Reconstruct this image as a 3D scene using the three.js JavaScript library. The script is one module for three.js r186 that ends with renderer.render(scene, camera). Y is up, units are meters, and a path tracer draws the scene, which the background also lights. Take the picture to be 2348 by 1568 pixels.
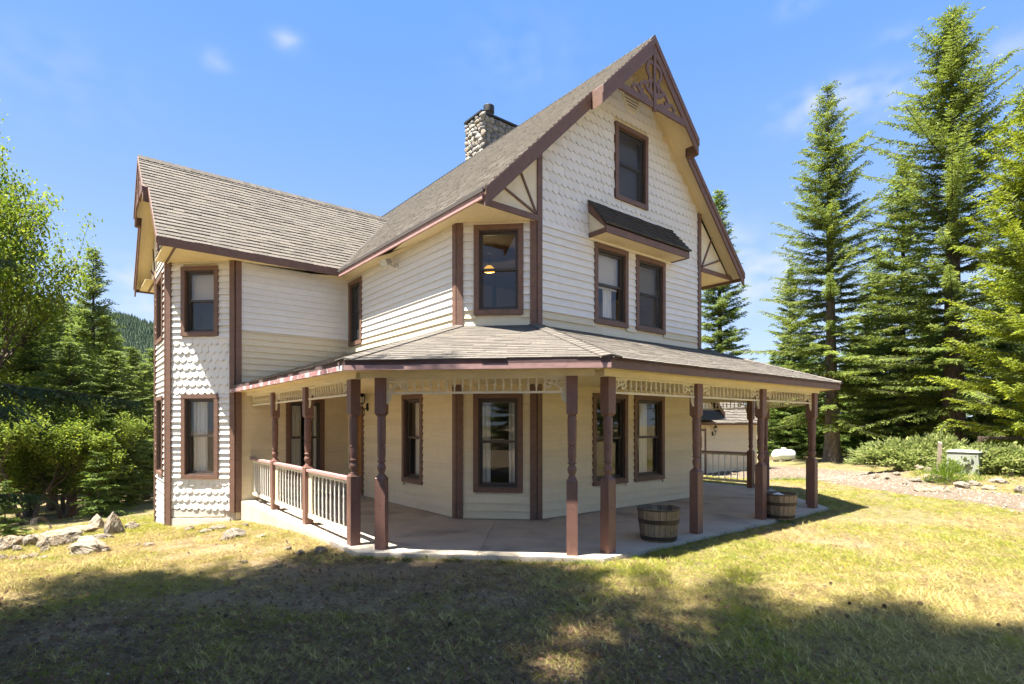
import * as THREE from 'three';
import { mergeGeometries, mergeVertices } from 'three/addons/utils/BufferGeometryUtils.js';
import { ImprovedNoise } from 'three/addons/math/ImprovedNoise.js';

// ------------------------------------------------------------------ camera, sky, sun, exposure
const scene = new THREE.Scene();
const camera = new THREE.PerspectiveCamera(2 * Math.atan(784 / 1260) * 180 / Math.PI, 2348 / 1568, 0.1, 6000);
const EYE = new THREE.Vector3(0, 1.7, 0);
const YAW = 51.18 * Math.PI / 180, SY = Math.sin(YAW), CY = Math.cos(YAW);
const FWD = new THREE.Vector3(CY, 0, -SY), RGT = new THREE.Vector3(SY, 0, CY);
camera.position.copy(EYE);
camera.lookAt(EYE.clone().add(FWD));
camera.setViewOffset(2348, 1568, 0, -188, 2348, 1568);   // level camera with a rising front: verticals stay vertical

const EXPOSURE = 4.6;
const SUN_TO = new THREE.Vector3(-0.86, 2.47, -0.17).normalize();
const sun = new THREE.DirectionalLight(new THREE.Color(1, 0.95, 0.86), 5);
sun.position.copy(SUN_TO).multiplyScalar(80).add(new THREE.Vector3(8, 0, -8));
sun.target.position.set(8, 0, -8);
sun.castShadow = true; sun.shadow.mapSize.set(4096, 4096); sun.shadow.radius = 1;
Object.assign(sun.shadow.camera, { left: -45, right: 45, top: 45, bottom: -45, near: 1, far: 200 });
scene.add(sun, sun.target);

const perlin = new ImprovedNoise();
const N3 = (x, y, z) => perlin.noise(x, y, z);
function fbm(x, y, z, o = 4) { let s = 0, a = 0.5; for (let i = 0; i < o; i++) { s += a * N3(x, y, z); x = x * 2.03 + 7.1; y = y * 2.03 + 3.7; z = z * 2.03 + 1.3; a *= 0.5; } return s; }
const clamp = (x, a, b) => Math.min(b, Math.max(a, x));
const lerp = (a, b, t) => a + (b - a) * t;
const sstep = (a, b, x) => { const t = clamp((x - a) / (b - a), 0, 1); return t * t * (3 - 2 * t); };
function rng(seed) { let a = seed >>> 0; return () => { a = (a + 0x6D2B79F5) | 0; let t = Math.imul(a ^ (a >>> 15), 1 | a); t = (t + Math.imul(t ^ (t >>> 7), 61 | t)) ^ t; return ((t ^ (t >>> 14)) >>> 0) / 4294967296; }; }
const V = (x, y, z) => new THREE.Vector3(x, y, z);
const rayDir = (px, py) => FWD.clone().addScaledVector(RGT, (px - 1174) / 1260).add(V(0, (972 - py) / 1260, 0));

{ // the sky: clear air, paler to the horizon, with a few wisps of cloud
  const W = 1536, Hh = 768, data = new Float32Array(W * Hh * 4);
  const wisps = [[1950, 235, 0.085, 0.026, 0.75], [1900, 215, 0.03, 0.016, 0.45], [662, 95, 0.022, 0.012, 0.5], [498, 138, 0.026, 0.012, 0.3], [2055, 92, 0.026, 0.012, 0.45], [2330, 96, 0.03, 0.014, 0.4],
    [1740, 640, 0.07, 0.05, 0.7], [320, 655, 0.07, 0.03, 0.7], [100, 160, 0.12, 0.05, 0.12], [1200, 130, 0.12, 0.06, 0.1], [1830, 10, 0.03, 0.012, 0.35], [1640, 560, 0.05, 0.04, 0.5], [60, 760, 0.2, 0.05, 0.4], [2200, 700, 0.2, 0.06, 0.5]]
    .map(([px, py, a, b, k]) => { const d = rayDir(px, py).normalize(); return { az: Math.atan2(d.z, d.x), el: Math.asin(d.y), a, b, k }; });
  const r2 = rng(5);
  for (let i = 0; i < 26; i++) wisps.push({ az: r2() * 6.283 - 3.1416, el: 0.05 + r2() * 0.8, a: 0.04 + r2() * 0.12, b: 0.02 + r2() * 0.03, k: 0.2 + r2() * 0.4, away: true });
  const fa = Math.atan2(FWD.z, FWD.x);
  for (let j = 0; j < Hh; j++) for (let i = 0; i < W; i++) {
    const el = ((j + 0.5) / Hh - 0.5) * Math.PI, az = ((i + 0.5) / W - 0.5) * 2 * Math.PI;
    const e = Math.max(0, el), dx = Math.cos(el) * Math.cos(az), dy = Math.sin(el), dz = Math.cos(el) * Math.sin(az);
    const t = Math.pow(1 - Math.sin(e), 3.2);
    let r = lerp(0.034, 0.195, t), g = lerp(0.089, 0.24, t), b = lerp(0.222, 0.29, t);
    const cs = dx * SUN_TO.x + dy * SUN_TO.y + dz * SUN_TO.z, glow = Math.pow(Math.max(0, cs), 6) * 0.1 + Math.pow(Math.max(0, cs), 40) * 0.25;
    r += glow; g += glow; b += glow * 0.9;
    let c = 0;
    if (el > 0) for (const w of wisps) {
      let da = az - w.az; da -= Math.round(da / 6.2832) * 6.2832;
      if (w.away) { let dv = w.az - fa; dv -= Math.round(dv / 6.2832) * 6.2832; if (Math.abs(dv) < 0.95) continue; }
      const q = (da * da) / (w.a * w.a) + (el - w.el) * (el - w.el) / (w.b * w.b);
      if (q < 6) c += w.k * Math.exp(-q) * clamp(0.75 + 2.6 * fbm(az * 22 + 3, el * 44, 2.2, 5), 0, 2);
    }
    c = clamp(c * 0.6, 0, 0.6);
    const o = (j * W + i) * 4;
    data[o] = lerp(r, 0.205, c); data[o + 1] = lerp(g, 0.213, c); data[o + 2] = lerp(b, 0.24, c); data[o + 3] = 1;
  }
  const sky = new THREE.DataTexture(data, W, Hh, THREE.RGBAFormat, THREE.FloatType);
  sky.mapping = THREE.EquirectangularReflectionMapping; sky.magFilter = THREE.LinearFilter; sky.minFilter = THREE.LinearFilter; sky.wrapS = THREE.RepeatWrapping; sky.needsUpdate = true;
  scene.background = sky; scene.environment = sky;
}
const renderer = new THREE.WebGLRenderer({ antialias: true });
renderer.setSize(1024, 684);
renderer.toneMapping = THREE.LinearToneMapping;
renderer.toneMappingExposure = EXPOSURE;
renderer.shadowMap.enabled = true;

// ------------------------------------------------------------------ helpers
const nameCount = {};
function numbered(n) { const k = nameCount[n] = (nameCount[n] ?? -1) + 1; return k ? n + '_' + String(k).padStart(3, '0') : n; }
function tag(o, label, category, group, kind) { if (label) o.userData.label = label; if (category) o.userData.category = category; if (group) o.userData.group = group; if (kind) o.userData.kind = kind; return o; }
function thing(name, label, category, base = V(0, 0, 0), group) {
  const o = new THREE.Group(); o.name = numbered(name); o.position.copy(base); o.userData.base = undefined; delete o.userData.base; o._base = base.clone(); scene.add(o); return tag(o, label, category, group);
}
// a part: its geometry is given in world metres and moved to the thing's own base
function part(parent, name, geo, mat) {
  let p = parent; while (p && !p._base) p = p.parent;
  const b = p ? p._base : V(0, 0, 0);
  if (b.lengthSq()) geo.translate(-b.x, -b.y, -b.z);
  const m = new THREE.Mesh(geo, mat); m.name = name; m.castShadow = m.receiveShadow = true; parent.add(m); return m;
}
function group(parent, name) { const g = new THREE.Group(); g.name = name; parent.add(g); return g; }
function solo(name, geo, mat, label, category, grp, kind, base) {
  const m = new THREE.Mesh(geo, mat); m.name = numbered(name); m.castShadow = m.receiveShadow = true;
  if (base) { geo.translate(-base.x, -base.y, -base.z); m.position.copy(base); }
  scene.add(m); return tag(m, label, category, grp, kind);
}
const stuff = (o) => { o.userData.kind = 'stuff'; return o; };

class MB {   // collects faces
  constructor(colored) { this.p = []; this.t = []; this.c = colored ? [] : null; this.col = [1, 1, 1]; this.uo = 0; this.vo = 0; }
  v(a, u, w) { this.p.push(a.x, a.y, a.z); this.t.push(u + this.uo, w + this.vo); if (this.c) this.c.push(this.col[0], this.col[1], this.col[2]); }
  tri(a, b, c) { const u = a.distanceTo(b); const ab = b.clone().sub(a).normalize(), ac = c.clone().sub(a); const x = ac.dot(ab), y = Math.sqrt(Math.max(0, ac.lengthSq() - x * x)); this.v(a, 0, 0); this.v(b, u, 0); this.v(c, x, y); return this; }
  quad(a, b, c, d) { const u0 = a.distanceTo(b), u1 = d.distanceTo(c), v0 = a.distanceTo(d), v1 = b.distanceTo(c); this.v(a, 0, 0); this.v(b, u0, 0); this.v(c, u1, v1); this.v(a, 0, 0); this.v(c, u1, v1); this.v(d, 0, v0); return this; }
  hexa(q) { // 0-3 bottom ring, 4-7 top ring (same order); outward when the ring is counter-clockwise from above
    const [a, b, c, d, e, f, g, h] = q; this.quad(a, b, f, e); this.quad(b, c, g, f); this.quad(c, d, h, g); this.quad(d, a, e, h); this.quad(e, f, g, h); this.quad(d, c, b, a); return this;
  }
  box(x0, x1, y0, y1, z0, z1) { return this.hexa([V(x0, y0, z1), V(x1, y0, z1), V(x1, y0, z0), V(x0, y0, z0), V(x0, y1, z1), V(x1, y1, z1), V(x1, y1, z0), V(x0, y1, z0)]); }
  fbox(fr, u0, u1, y0, y1, n0, n1, n1top = n1) { // box in a wall frame: along, up, out
    const P = (u, y, n) => fr.at(u, y, n);
    return this.hexa([P(u0, y0, n1), P(u1, y0, n1), P(u1, y0, n0), P(u0, y0, n0), P(u0, y1, n1top), P(u1, y1, n1top), P(u1, y1, n0), P(u0, y1, n0)]);
  }
  bar(a, b, w, h, up = V(0, 1, 0)) { // a bar between two points, w wide and h high
    const d = b.clone().sub(a).normalize(); let s = d.clone().cross(up); if (s.lengthSq() < 1e-6) s = V(1, 0, 0); s.normalize(); const n = s.clone().cross(d).normalize();
    const k = (p, i, j) => p.clone().addScaledVector(s, i * w / 2).addScaledVector(n, j * h / 2);
    return this.hexa([k(a, 1, -1), k(b, 1, -1), k(b, -1, -1), k(a, -1, -1), k(a, 1, 1), k(b, 1, 1), k(b, -1, 1), k(a, -1, 1)]);
  }
  prism(pts, d) { // polygon (array of points) pushed along d
    const q = pts.map((p) => p.clone().add(d)), n = pts.length;
    const nn = V(0, 0, 0); for (let i = 0; i < n; i++) { const a = pts[i], b = pts[(i + 1) % n]; nn.add(a.clone().cross(b)); }
    const flip = nn.dot(d) > 0;
    for (let i = 1; i < n - 1; i++) { if (flip) { this.tri(pts[0], pts[i + 1], pts[i]); this.tri(q[0], q[i], q[i + 1]); } else { this.tri(pts[0], pts[i], pts[i + 1]); this.tri(q[0], q[i + 1], q[i]); } }
    for (let i = 0; i < n; i++) { const j = (i + 1) % n; if (flip) this.quad(pts[i], pts[j], q[j], q[i]); else this.quad(pts[j], pts[i], q[i], q[j]); }
    return this;
  }
  geo() {
    const g = new THREE.BufferGeometry();
    g.setAttribute('position', new THREE.Float32BufferAttribute(this.p, 3)); g.setAttribute('uv', new THREE.Float32BufferAttribute(this.t, 2));
    if (this.c) g.setAttribute('color', new THREE.Float32BufferAttribute(this.c, 3));
    g.computeVertexNormals(); return g;
  }
}
const seedUV = rng(77);
const mb = (c) => { const m = new MB(c); m.uo = seedUV() * 9; m.vo = seedUV() * 9; return m; };
class Frame { // a wall: origin at its lower end, u along it, n out of it
  constructor(x0, z0, x1, z1) { this.o = V(x0, 0, z0); const d = V(x1 - x0, 0, z1 - z0); this.len = d.length(); this.u = d.normalize(); this.n = this.u.clone().cross(V(0, 1, 0)); }
  at(u, y, n = 0) { return V(this.o.x + this.u.x * u + this.n.x * n, y, this.o.z + this.u.z * u + this.n.z * n); }
}
function plain(g) { const o = g.index ? g.toNonIndexed() : g; for (const k of Object.keys(o.attributes)) if (!['position', 'normal', 'uv'].includes(k)) o.deleteAttribute(k); return o; }
const merge = (list) => mergeGeometries(list.map(plain));

// ------------------------------------------------------------------ textures and materials
function tex(n, fn, rep = 1, srgb = true) {
  const d = new Uint8Array(n * n * 4);
  for (let j = 0; j < n; j++) for (let i = 0; i < n; i++) { const c = fn(i / n, j / n), o = (j * n + i) * 4; for (let k = 0; k < 3; k++) { let x = clamp(c[k] ?? c[0], 0, 1); if (srgb) x = x <= 0.0031308 ? 12.92 * x : 1.055 * Math.pow(x, 1 / 2.4) - 0.055; d[o + k] = Math.round(x * 255); } d[o + 3] = 255; }
  const t = new THREE.DataTexture(d, n, n, THREE.RGBAFormat); t.wrapS = t.wrapT = THREE.RepeatWrapping; t.magFilter = THREE.LinearFilter; t.minFilter = THREE.LinearMipmapLinearFilter; t.generateMipmaps = true;
  if (srgb) t.colorSpace = THREE.SRGBColorSpace; t.repeat.set(rep, rep); t.needsUpdate = true; return t;
}
// tileable noise: points on two circles
function tn(u, v, fu, fv, seed, o = 3) { const a = u * 6.28318, b = v * 6.28318, ru = fu / 6.28318, rv = fv / 6.28318; return fbm(Math.cos(a) * ru + seed * 3.1, Math.sin(a) * ru + Math.cos(b) * rv + seed * 1.7, Math.sin(b) * rv + seed, o); }
const g3 = (x) => [x, x, x];
const texPaint = tex(512, (u, v) => { const s = tn(u, v, 3, 60, 1, 3) * 0.12 + tn(u, v, 9, 9, 2, 4) * 0.07 + tn(u, v, 50, 4, 48, 2) * 0.04; const sp = tn(u, v, 40, 50, 3, 2); const x = 0.93 + s; return sp > 0.43 ? [x * 0.62, x * 0.55, x * 0.46] : [x, x * (0.985 + s * 0.06), x * (0.96 + s * 0.2)]; }, 0.7);
const texTrim = tex(512, (u, v) => { const s = tn(u, v, 6, 60, 4, 3) * 0.4 + tn(u, v, 14, 14, 5, 3) * 0.3; const sp = tn(u, v, 34, 20, 6, 3); const x = 0.92 + s; return sp > 0.31 ? [x * 1.9, x * 2.6, x * 2.5] : g3(x); }, 0.8);
const texPost = tex(512, (u, v) => { const s = tn(u, v, 50, 6, 34, 3) * 0.4 + tn(u, v, 10, 6, 35, 3) * 0.35; const a = tn(u, v, 16, 7, 36, 4) + 0.3 * tn(u, v, 50, 24, 37, 2); const x = 0.95 + s; return a > 0.29 ? [1.6, 2.6, 2.4] : a > 0.27 ? [0.3, 0.3, 0.3] : g3(x); }, 0.75);
const texPeel = tex(512, (u, v) => { const a = tn(u, v, 10, 5, 8, 4) + 0.25 * tn(u, v, 60, 30, 9, 2); const s = 0.9 + tn(u, v, 50, 8, 10, 2) * 0.25; return a > 0.02 ? [0.66 * s, 0.58 * s, 0.55 * s] : a > -0.03 ? [0.10, 0.06, 0.05] : [0.36 * s, 0.17 * s, 0.165 * s]; }, 0.8);
const texConc = tex(512, (u, v) => { const s = tn(u, v, 5, 5, 11, 4) * 0.28 + tn(u, v, 60, 60, 12, 2) * 0.12; const st = tn(u, v, 3, 3, 13, 4); const x = 0.9 + s - (st > 0.22 ? (st - 0.22) * 0.9 : 0); return [x, x * 0.985, x * 0.96]; }, 0.4);
const texShingle = tex(256, (u, v) => { const s = tn(u, v, 90, 90, 14, 2) * 0.45 + tn(u, v, 9, 9, 15, 3) * 0.3; return g3(0.9 + s); }, 1.2);
const texWood = tex(512, (u, v) => { const s = tn(u, v, 4, 70, 16, 3) * 0.5 + tn(u, v, 3, 8, 17, 3) * 0.3; return g3(0.85 + s); }, 0.9);
const texStave = tex(256, (u, v) => { const s = tn(u, v, 60, 5, 46, 3) * 0.6 + tn(u, v, 5, 5, 47, 3) * 0.5; return g3(0.85 + s); }, 1.4);
const texBark = tex(512, (u, v) => { const s = tn(u, v, 26, 5, 18, 4); const x = 0.8 + s * 1.3; return [x, x * 0.95, x * 0.9]; }, 0.8);
const bumpBark = tex(512, (u, v) => g3(0.5 + tn(u, v, 26, 5, 18, 4)), 0.8, false);
const texRock = tex(512, (u, v) => { const s = tn(u, v, 8, 8, 20, 5) * 0.7, o = tn(u, v, 4, 4, 21, 3); const x = 0.85 + s; return o > 0.22 ? [x * 1.0, x * 0.84, x * 0.66] : [x, x * 0.97, x * 0.9]; }, 0.9);
const bumpRock = tex(512, (u, v) => g3(0.5 + tn(u, v, 14, 14, 20, 5)), 0.9, false);
const texSoil = tex(1024, (u, v) => {
  const a = tn(u, v, 14, 14, 22, 5), f = tn(u, v, 120, 120, 23, 3), st = Math.abs(tn(u, v, 70, 26, 24, 3)), st2 = Math.abs(tn(u, v, 26, 74, 25, 3));
  let x = 0.78 + a * 0.55 + f * 0.75; const straw = st < 0.035 || st2 < 0.03; if (straw) return [x * 1.5, x * 1.38, x * 1.05]; return f < -0.2 ? [x * 0.7, x * 0.62, x * 0.52] : [x, x * 0.97, x * 0.9];
}, 0.42);
const bumpSoil = tex(512, (u, v) => g3(0.5 + tn(u, v, 60, 60, 23, 4) * 0.9), 0.8, false);
const texGravel = tex(512, (u, v) => { const a = tn(u, v, 6, 6, 26, 4) * 0.3, f = tn(u, v, 95, 95, 27, 2) * 0.9; const x = 0.9 + a + f; return f < -0.22 ? [x * 0.8, x * 0.72, x * 0.62] : [x, x * 0.96, x * 0.9]; }, 0.5);
const M = {};
const std = (r, g, b, rough = 0.8, o = {}) => new THREE.MeshStandardMaterial({ color: new THREE.Color().setRGB(r, g, b), roughness: rough, side: THREE.DoubleSide, ...o });
const WHITE = [[0.78, 0.76, 0.715], [0.75, 0.73, 0.685], [0.80, 0.78, 0.74], [0.77, 0.745, 0.70]], CREAM = [[0.72, 0.63, 0.45], [0.69, 0.60, 0.42], [0.74, 0.65, 0.47], [0.71, 0.62, 0.435]];
M.white = WHITE.map((c) => std(...c, 0.6, { map: texPaint }));
M.cream = CREAM.map((c) => std(...c, 0.6, { map: texPaint }));
M.tan = [[0.60, 0.50, 0.33], [0.58, 0.48, 0.31]].map((c) => std(...c, 0.65, { map: texPaint }));
M.soffit = std(0.74, 0.62, 0.38, 0.7, { map: texPaint });
M.trim = std(0.165, 0.09, 0.062, 0.6, { map: texTrim });
M.trimPink = std(0.38, 0.225, 0.20, 0.7, { map: texTrim });
M.trimPeel = std(1, 1, 1, 0.75, { map: texPeel });
M.creamTrim = std(0.74, 0.67, 0.50, 0.6, { map: texPaint });
M.sash = std(0.055, 0.042, 0.034, 0.45);
M.glass = new THREE.MeshPhysicalMaterial({ color: 0xffffff, roughness: 0.015, transmission: 1, thickness: 0, ior: 1.6, side: THREE.DoubleSide });
M.curtain = new THREE.MeshPhysicalMaterial({ color: new THREE.Color().setRGB(0.74, 0.72, 0.66), roughness: 0.95, transmission: 0.35, thickness: 0, side: THREE.DoubleSide });
M.blind = std(0.42, 0.39, 0.33, 0.9);
M.screen = std(0.13, 0.12, 0.11, 0.9);
M.shingle = std(1, 1, 1, 0.95, { map: texShingle, vertexColors: true });
M.deck = std(0.06, 0.05, 0.045, 0.9);
M.interior = std(0.16, 0.13, 0.10, 0.9);
M.concrete = std(0.46, 0.405, 0.335, 0.85, { map: texConc });
M.concreteSide = M.concrete;
M.trimPost = std(0.178, 0.088, 0.064, 0.55, { map: texPost });
M.dripEdge = std(0.10, 0.06, 0.055, 0.8, { map: texTrim });
M.darkRoof = std(0.035, 0.035, 0.037, 0.9, { map: texShingle });
M.stave = [[0.25, 0.18, 0.11], [0.21, 0.15, 0.092], [0.29, 0.215, 0.135], [0.18, 0.13, 0.082]].map((c) => std(...c, 0.85, { map: texStave }));
M.hoop = std(0.07, 0.055, 0.045, 0.6, { metalness: 0.5, map: texRock });
M.soilDark = std(0.035, 0.028, 0.02, 1);
M.tank = std(0.78, 0.78, 0.77, 0.4);
M.utility = std(0.27, 0.285, 0.24, 0.6, { map: texConc });
M.oldWood = std(0.34, 0.27, 0.2, 0.9, { map: texStave });
M.blade = new THREE.MeshPhysicalMaterial({ color: 0xffffff, roughness: 0.95, specularIntensity: 0.3, transmission: 0.3, thickness: 0, side: THREE.DoubleSide });
M.pebble = std(1, 1, 1, 0.95);
M.needleCone = std(1, 1, 1, 0.9, { vertexColors: true });
M.hill = std(1, 1, 1, 1, { vertexColors: true }); M.hillTree = std(1, 1, 1, 1);
M.joint = std(0.12, 0.10, 0.085, 0.95);
M.oldWhite = std(0.62, 0.58, 0.52, 0.85, { map: texWood });
M.door = std(0.36, 0.17, 0.055, 0.4, { map: texWood });
M.iron = std(0.015, 0.015, 0.016, 0.45, { metalness: 0.4 });
M.lampGlass = new THREE.MeshPhysicalMaterial({ color: new THREE.Color().setRGB(0.85, 0.85, 0.8), roughness: 0.25, transmission: 0.7, thickness: 0, side: THREE.DoubleSide });
M.metalGrey = std(0.42, 0.42, 0.43, 0.4, { metalness: 0.7 });
M.flue = std(0.05, 0.045, 0.04, 0.5, { metalness: 0.5 });
M.mortar = std(0.20, 0.19, 0.175, 0.95);
M.stone = [[0.40, 0.39, 0.37], [0.33, 0.325, 0.315], [0.45, 0.435, 0.405], [0.30, 0.29, 0.28], [0.36, 0.32, 0.27], [0.27, 0.27, 0.27]].map((c) => std(...c, 0.85, { map: texRock, bumpMap: bumpRock, bumpScale: 0.01 }));
M.rock = [[0.26, 0.22, 0.17], [0.29, 0.25, 0.195], [0.235, 0.205, 0.165], [0.27, 0.22, 0.16]].map((c) => std(...c, 0.9, { map: texRock, bumpMap: bumpRock, bumpScale: 0.03 }));
M.bark = std(0.115, 0.085, 0.065, 0.95, { map: texBark, bumpMap: bumpBark, bumpScale: 0.05 });
M.barkGrey = std(0.20, 0.155, 0.12, 0.95, { map: texBark, bumpMap: bumpBark, bumpScale: 0.04 });
const leafMat = (t) => new THREE.MeshPhysicalMaterial({ color: 0xffffff, vertexColors: true, roughness: 0.95, specularIntensity: 0.25, transmission: t, thickness: 0, side: THREE.DoubleSide });
M.needle = leafMat(0.48); M.leaf = leafMat(0.52);
M.ground = std(1, 1, 1, 0.97, { map: texSoil, vertexColors: true, bumpMap: bumpSoil, bumpScale: 0.03 });
M.gravel = std(0.145, 0.108, 0.074, 0.95, { map: texGravel, bumpMap: bumpSoil, bumpScale: 0.015 });

// ------------------------------------------------------------------ ground
function gh(x, z) {
  const a = (-z - 9.3) * 0.8 + (3 - x) * 0.36, sp = Math.log(1 + Math.exp(clamp(a * 1.6, -30, 60))) / 1.6;
  const left = -4.5 * Math.tanh(0.115 * sp / 4.5) * (1 - sstep(5.5, 9, x));
  const right = -0.52 * sstep(15, 23, x) * sstep(-4, -10, z);
  const bx = x - 24, bz = z + 4.2, bank = 0.55 * Math.exp(-(bx * bx) / 22 - (bz * bz) / 14);
  const n = 0.05 * fbm(x * 0.35, z * 0.35, 4.4, 3) + 0.022 * fbm(x * 1.7, z * 1.7, 9.1, 3);
  const flat = 1 - Math.exp(-Math.max(0, Math.hypot(x - 8, z + 7) - 60) / 60);
  return -0.055 + left + right + bank + n * (1 + 6 * sstep(14, 60, Math.hypot(x, z))) + flat * 0.0;
}
function onGround(px, py) { const d = rayDir(px, py); let t = 5; for (let i = 0; i < 60; i++) { const x = d.x * t, z = d.z * t, y = 1.7 + d.y * t; t += (y - gh(x, z)) / Math.max(0.02, -d.y) * 0.6; t = clamp(t, 0.5, 300); } return V(d.x * t, gh(d.x * t, d.z * t), d.z * t); }
function atDepth(px, depth) { const x = FWD.x * depth + RGT.x * (px - 1174) / 1260 * depth, z = FWD.z * depth + RGT.z * (px - 1174) / 1260 * depth; return V(x, gh(x, z), z); }
const drivePts = [[2700, 1222], [2348, 1153], [2150, 1128], [2010, 1106], [1925, 1092], [1860, 1083], [1790, 1076]].map(([a, b]) => onGround(a, b));
const driveW = [2.2, 2.0, 2.0, 2.5, 3.2, 4.0, 5.0];
drivePts.push(V(22.5, 0, -12.2), V(18, 0, -13.2)); driveW.push(3.5, 2.4);
const driveCurve = new THREE.CatmullRomCurve3(drivePts.map((p) => V(p.x, 0, p.z)));
const driveSamples = driveCurve.getSpacedPoints(160);
const driveWid = (t) => { const k = t * (driveW.length - 1), i = Math.min(driveW.length - 2, Math.floor(k)); return lerp(driveW[i], driveW[i + 1], k - i); };
function driveDist(x, z) { let best = 1e9, bi = 0; for (let i = 0; i < driveSamples.length; i++) { const p = driveSamples[i], d = (p.x - x) ** 2 + (p.z - z) ** 2; if (d < best) { best = d; bi = i; } } return Math.sqrt(best) / (driveWid(bi / 160) * 0.62); }   // below 1 on the drive
const SLAB = 0.2;   // how far the slab reaches past the posts
const EYE2 = new THREE.Vector2(0, 0);
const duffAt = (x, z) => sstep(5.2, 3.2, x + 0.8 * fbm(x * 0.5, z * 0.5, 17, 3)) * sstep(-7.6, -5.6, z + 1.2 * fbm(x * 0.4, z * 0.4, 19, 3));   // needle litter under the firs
function greenness(x, z) { // where the turf is green rather than straw
  const n = fbm(x * 0.3 + 3, z * 0.3, 1.5, 4) + 0.6 * fbm(x * 1.3, z * 1.3, 7.7, 3);
  return clamp(0.45 + n * 1.9, 0, 1);
}
{
  const n = 340, pos = [], col = [], uv = [], idx = [];
  const mapc = (t) => { const s = t * 2 - 1; return Math.sign(s) * (Math.abs(s) * 16 + Math.pow(Math.abs(s), 4) * 420); };
  for (let j = 0; j <= n; j++) for (let i = 0; i <= n; i++) {
    const x = 7 + mapc(i / n), z = -7 + mapc(j / n);
    pos.push(x, gh(x, z), z); uv.push(x, z);
    const g = greenness(x, z);
    const dirt = clamp(0.5 + 1.6 * fbm(x * 0.5, z * 0.5, 12.5, 3), 0, 1);
    let c = [lerp(0.30, 0.19, g), lerp(0.22, 0.18, g), lerp(0.12, 0.06, g)];
    c = [lerp(c[0], 0.20, dirt * 0.4), lerp(c[1], 0.135, dirt * 0.4), lerp(c[2], 0.085, dirt * 0.4)];
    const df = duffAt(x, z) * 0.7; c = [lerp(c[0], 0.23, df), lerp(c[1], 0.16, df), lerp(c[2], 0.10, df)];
    col.push(...c);
  }
  for (let j = 0; j < n; j++) for (let i = 0; i < n; i++) { const a = j * (n + 1) + i, b = a + 1, c = a + n + 1, d = c + 1; idx.push(a, c, b, b, c, d); }
  const g = new THREE.BufferGeometry(); g.setAttribute('position', new THREE.Float32BufferAttribute(pos, 3)); g.setAttribute('uv', new THREE.Float32BufferAttribute(uv, 2)); g.setAttribute('color', new THREE.Float32BufferAttribute(col, 3)); g.setIndex(idx); g.computeVertexNormals();
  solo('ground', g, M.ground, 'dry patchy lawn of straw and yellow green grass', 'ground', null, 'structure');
}
{
  const pos = [], uv = [], idx = [], nt = 160, nw = 22;
  for (let i = 0; i <= nt; i++) {
    const p = driveSamples[i], q = driveSamples[Math.min(nt, i + 1)], r = driveSamples[Math.max(0, i - 1)], d = q.clone().sub(r).normalize(), s = V(-d.z, 0, d.x), w = driveWid(i / nt);
    for (let k = 0; k <= nw; k++) {
      const e = k / nw * 2 - 1, edge = Math.abs(e) > 0.99 ? 1 : 0, x0 = p.x + s.x * e * w / 2, z0 = p.z + s.z * e * w / 2, wob = 0.5 * fbm(x0 * 0.9, z0 * 0.9, 5.5, 3) * Math.abs(e);
      const x = x0 + s.x * wob, z = z0 + s.z * wob; pos.push(x, gh(x, z) + 0.018 - edge * 0.035, z); uv.push(x, z);
    }
  }
  for (let i = 0; i < nt; i++) for (let k = 0; k < nw; k++) { const a = i * (nw + 1) + k, b = a + 1, c = a + nw + 1, d = c + 1; idx.push(a, c, b, b, c, d); }
  const g = new THREE.BufferGeometry(); g.setAttribute('position', new THREE.Float32BufferAttribute(pos, 3)); g.setAttribute('uv', new THREE.Float32BufferAttribute(uv, 2)); g.setIndex(idx); g.computeVertexNormals();
  solo('driveway', g, M.gravel, 'pale gravel driveway curving past the porch', 'driveway', null, 'structure');
}
// ------------------------------------------------------------------ the house
const house = thing('house', 'two storey cream and white clapboard house with steep gables and brown trim', 'house', V(7, 0, -12));
const rH = rng(11);
const pick = (a, r = rH) => a[Math.floor(r() * a.length)];
// plan
const XL = 5.44, ZG = -7.32, ZI = -13.3, XE = 1.72;
const fLeft = new Frame(XL, ZI, XL, -8.32), fCham = new Frame(XL, -8.32, 6.44, ZG), fGable = new Frame(6.44, ZG, 11.54, ZG), fChamR = new Frame(11.54, ZG, 12.54, -8.32), fRight = new Frame(12.54, -8.32, 12.54, -20.5);
const fBFront = new Frame(2.86, ZI, XL, ZI), fBCham = new Frame(XE, -14.44, 2.86, ZI), fBEnd = new Frame(XE, -16.4, XE, -14.44), fBChamBack = new Frame(2.86, -17.54, XE, -16.4);
const YS = 5.3;              // soffit height
const RX = 9.0, RY = 9.34, RW = 3.94;      // front wing: ridge line x, ridge height, half width to the eave
const BZ = -15.42, BY = 7.93, BW = 2.5;    // side wing
const CL = 0.138;            // clapboard exposure
const ROW = 0.18, TAB = 0.152;
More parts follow.
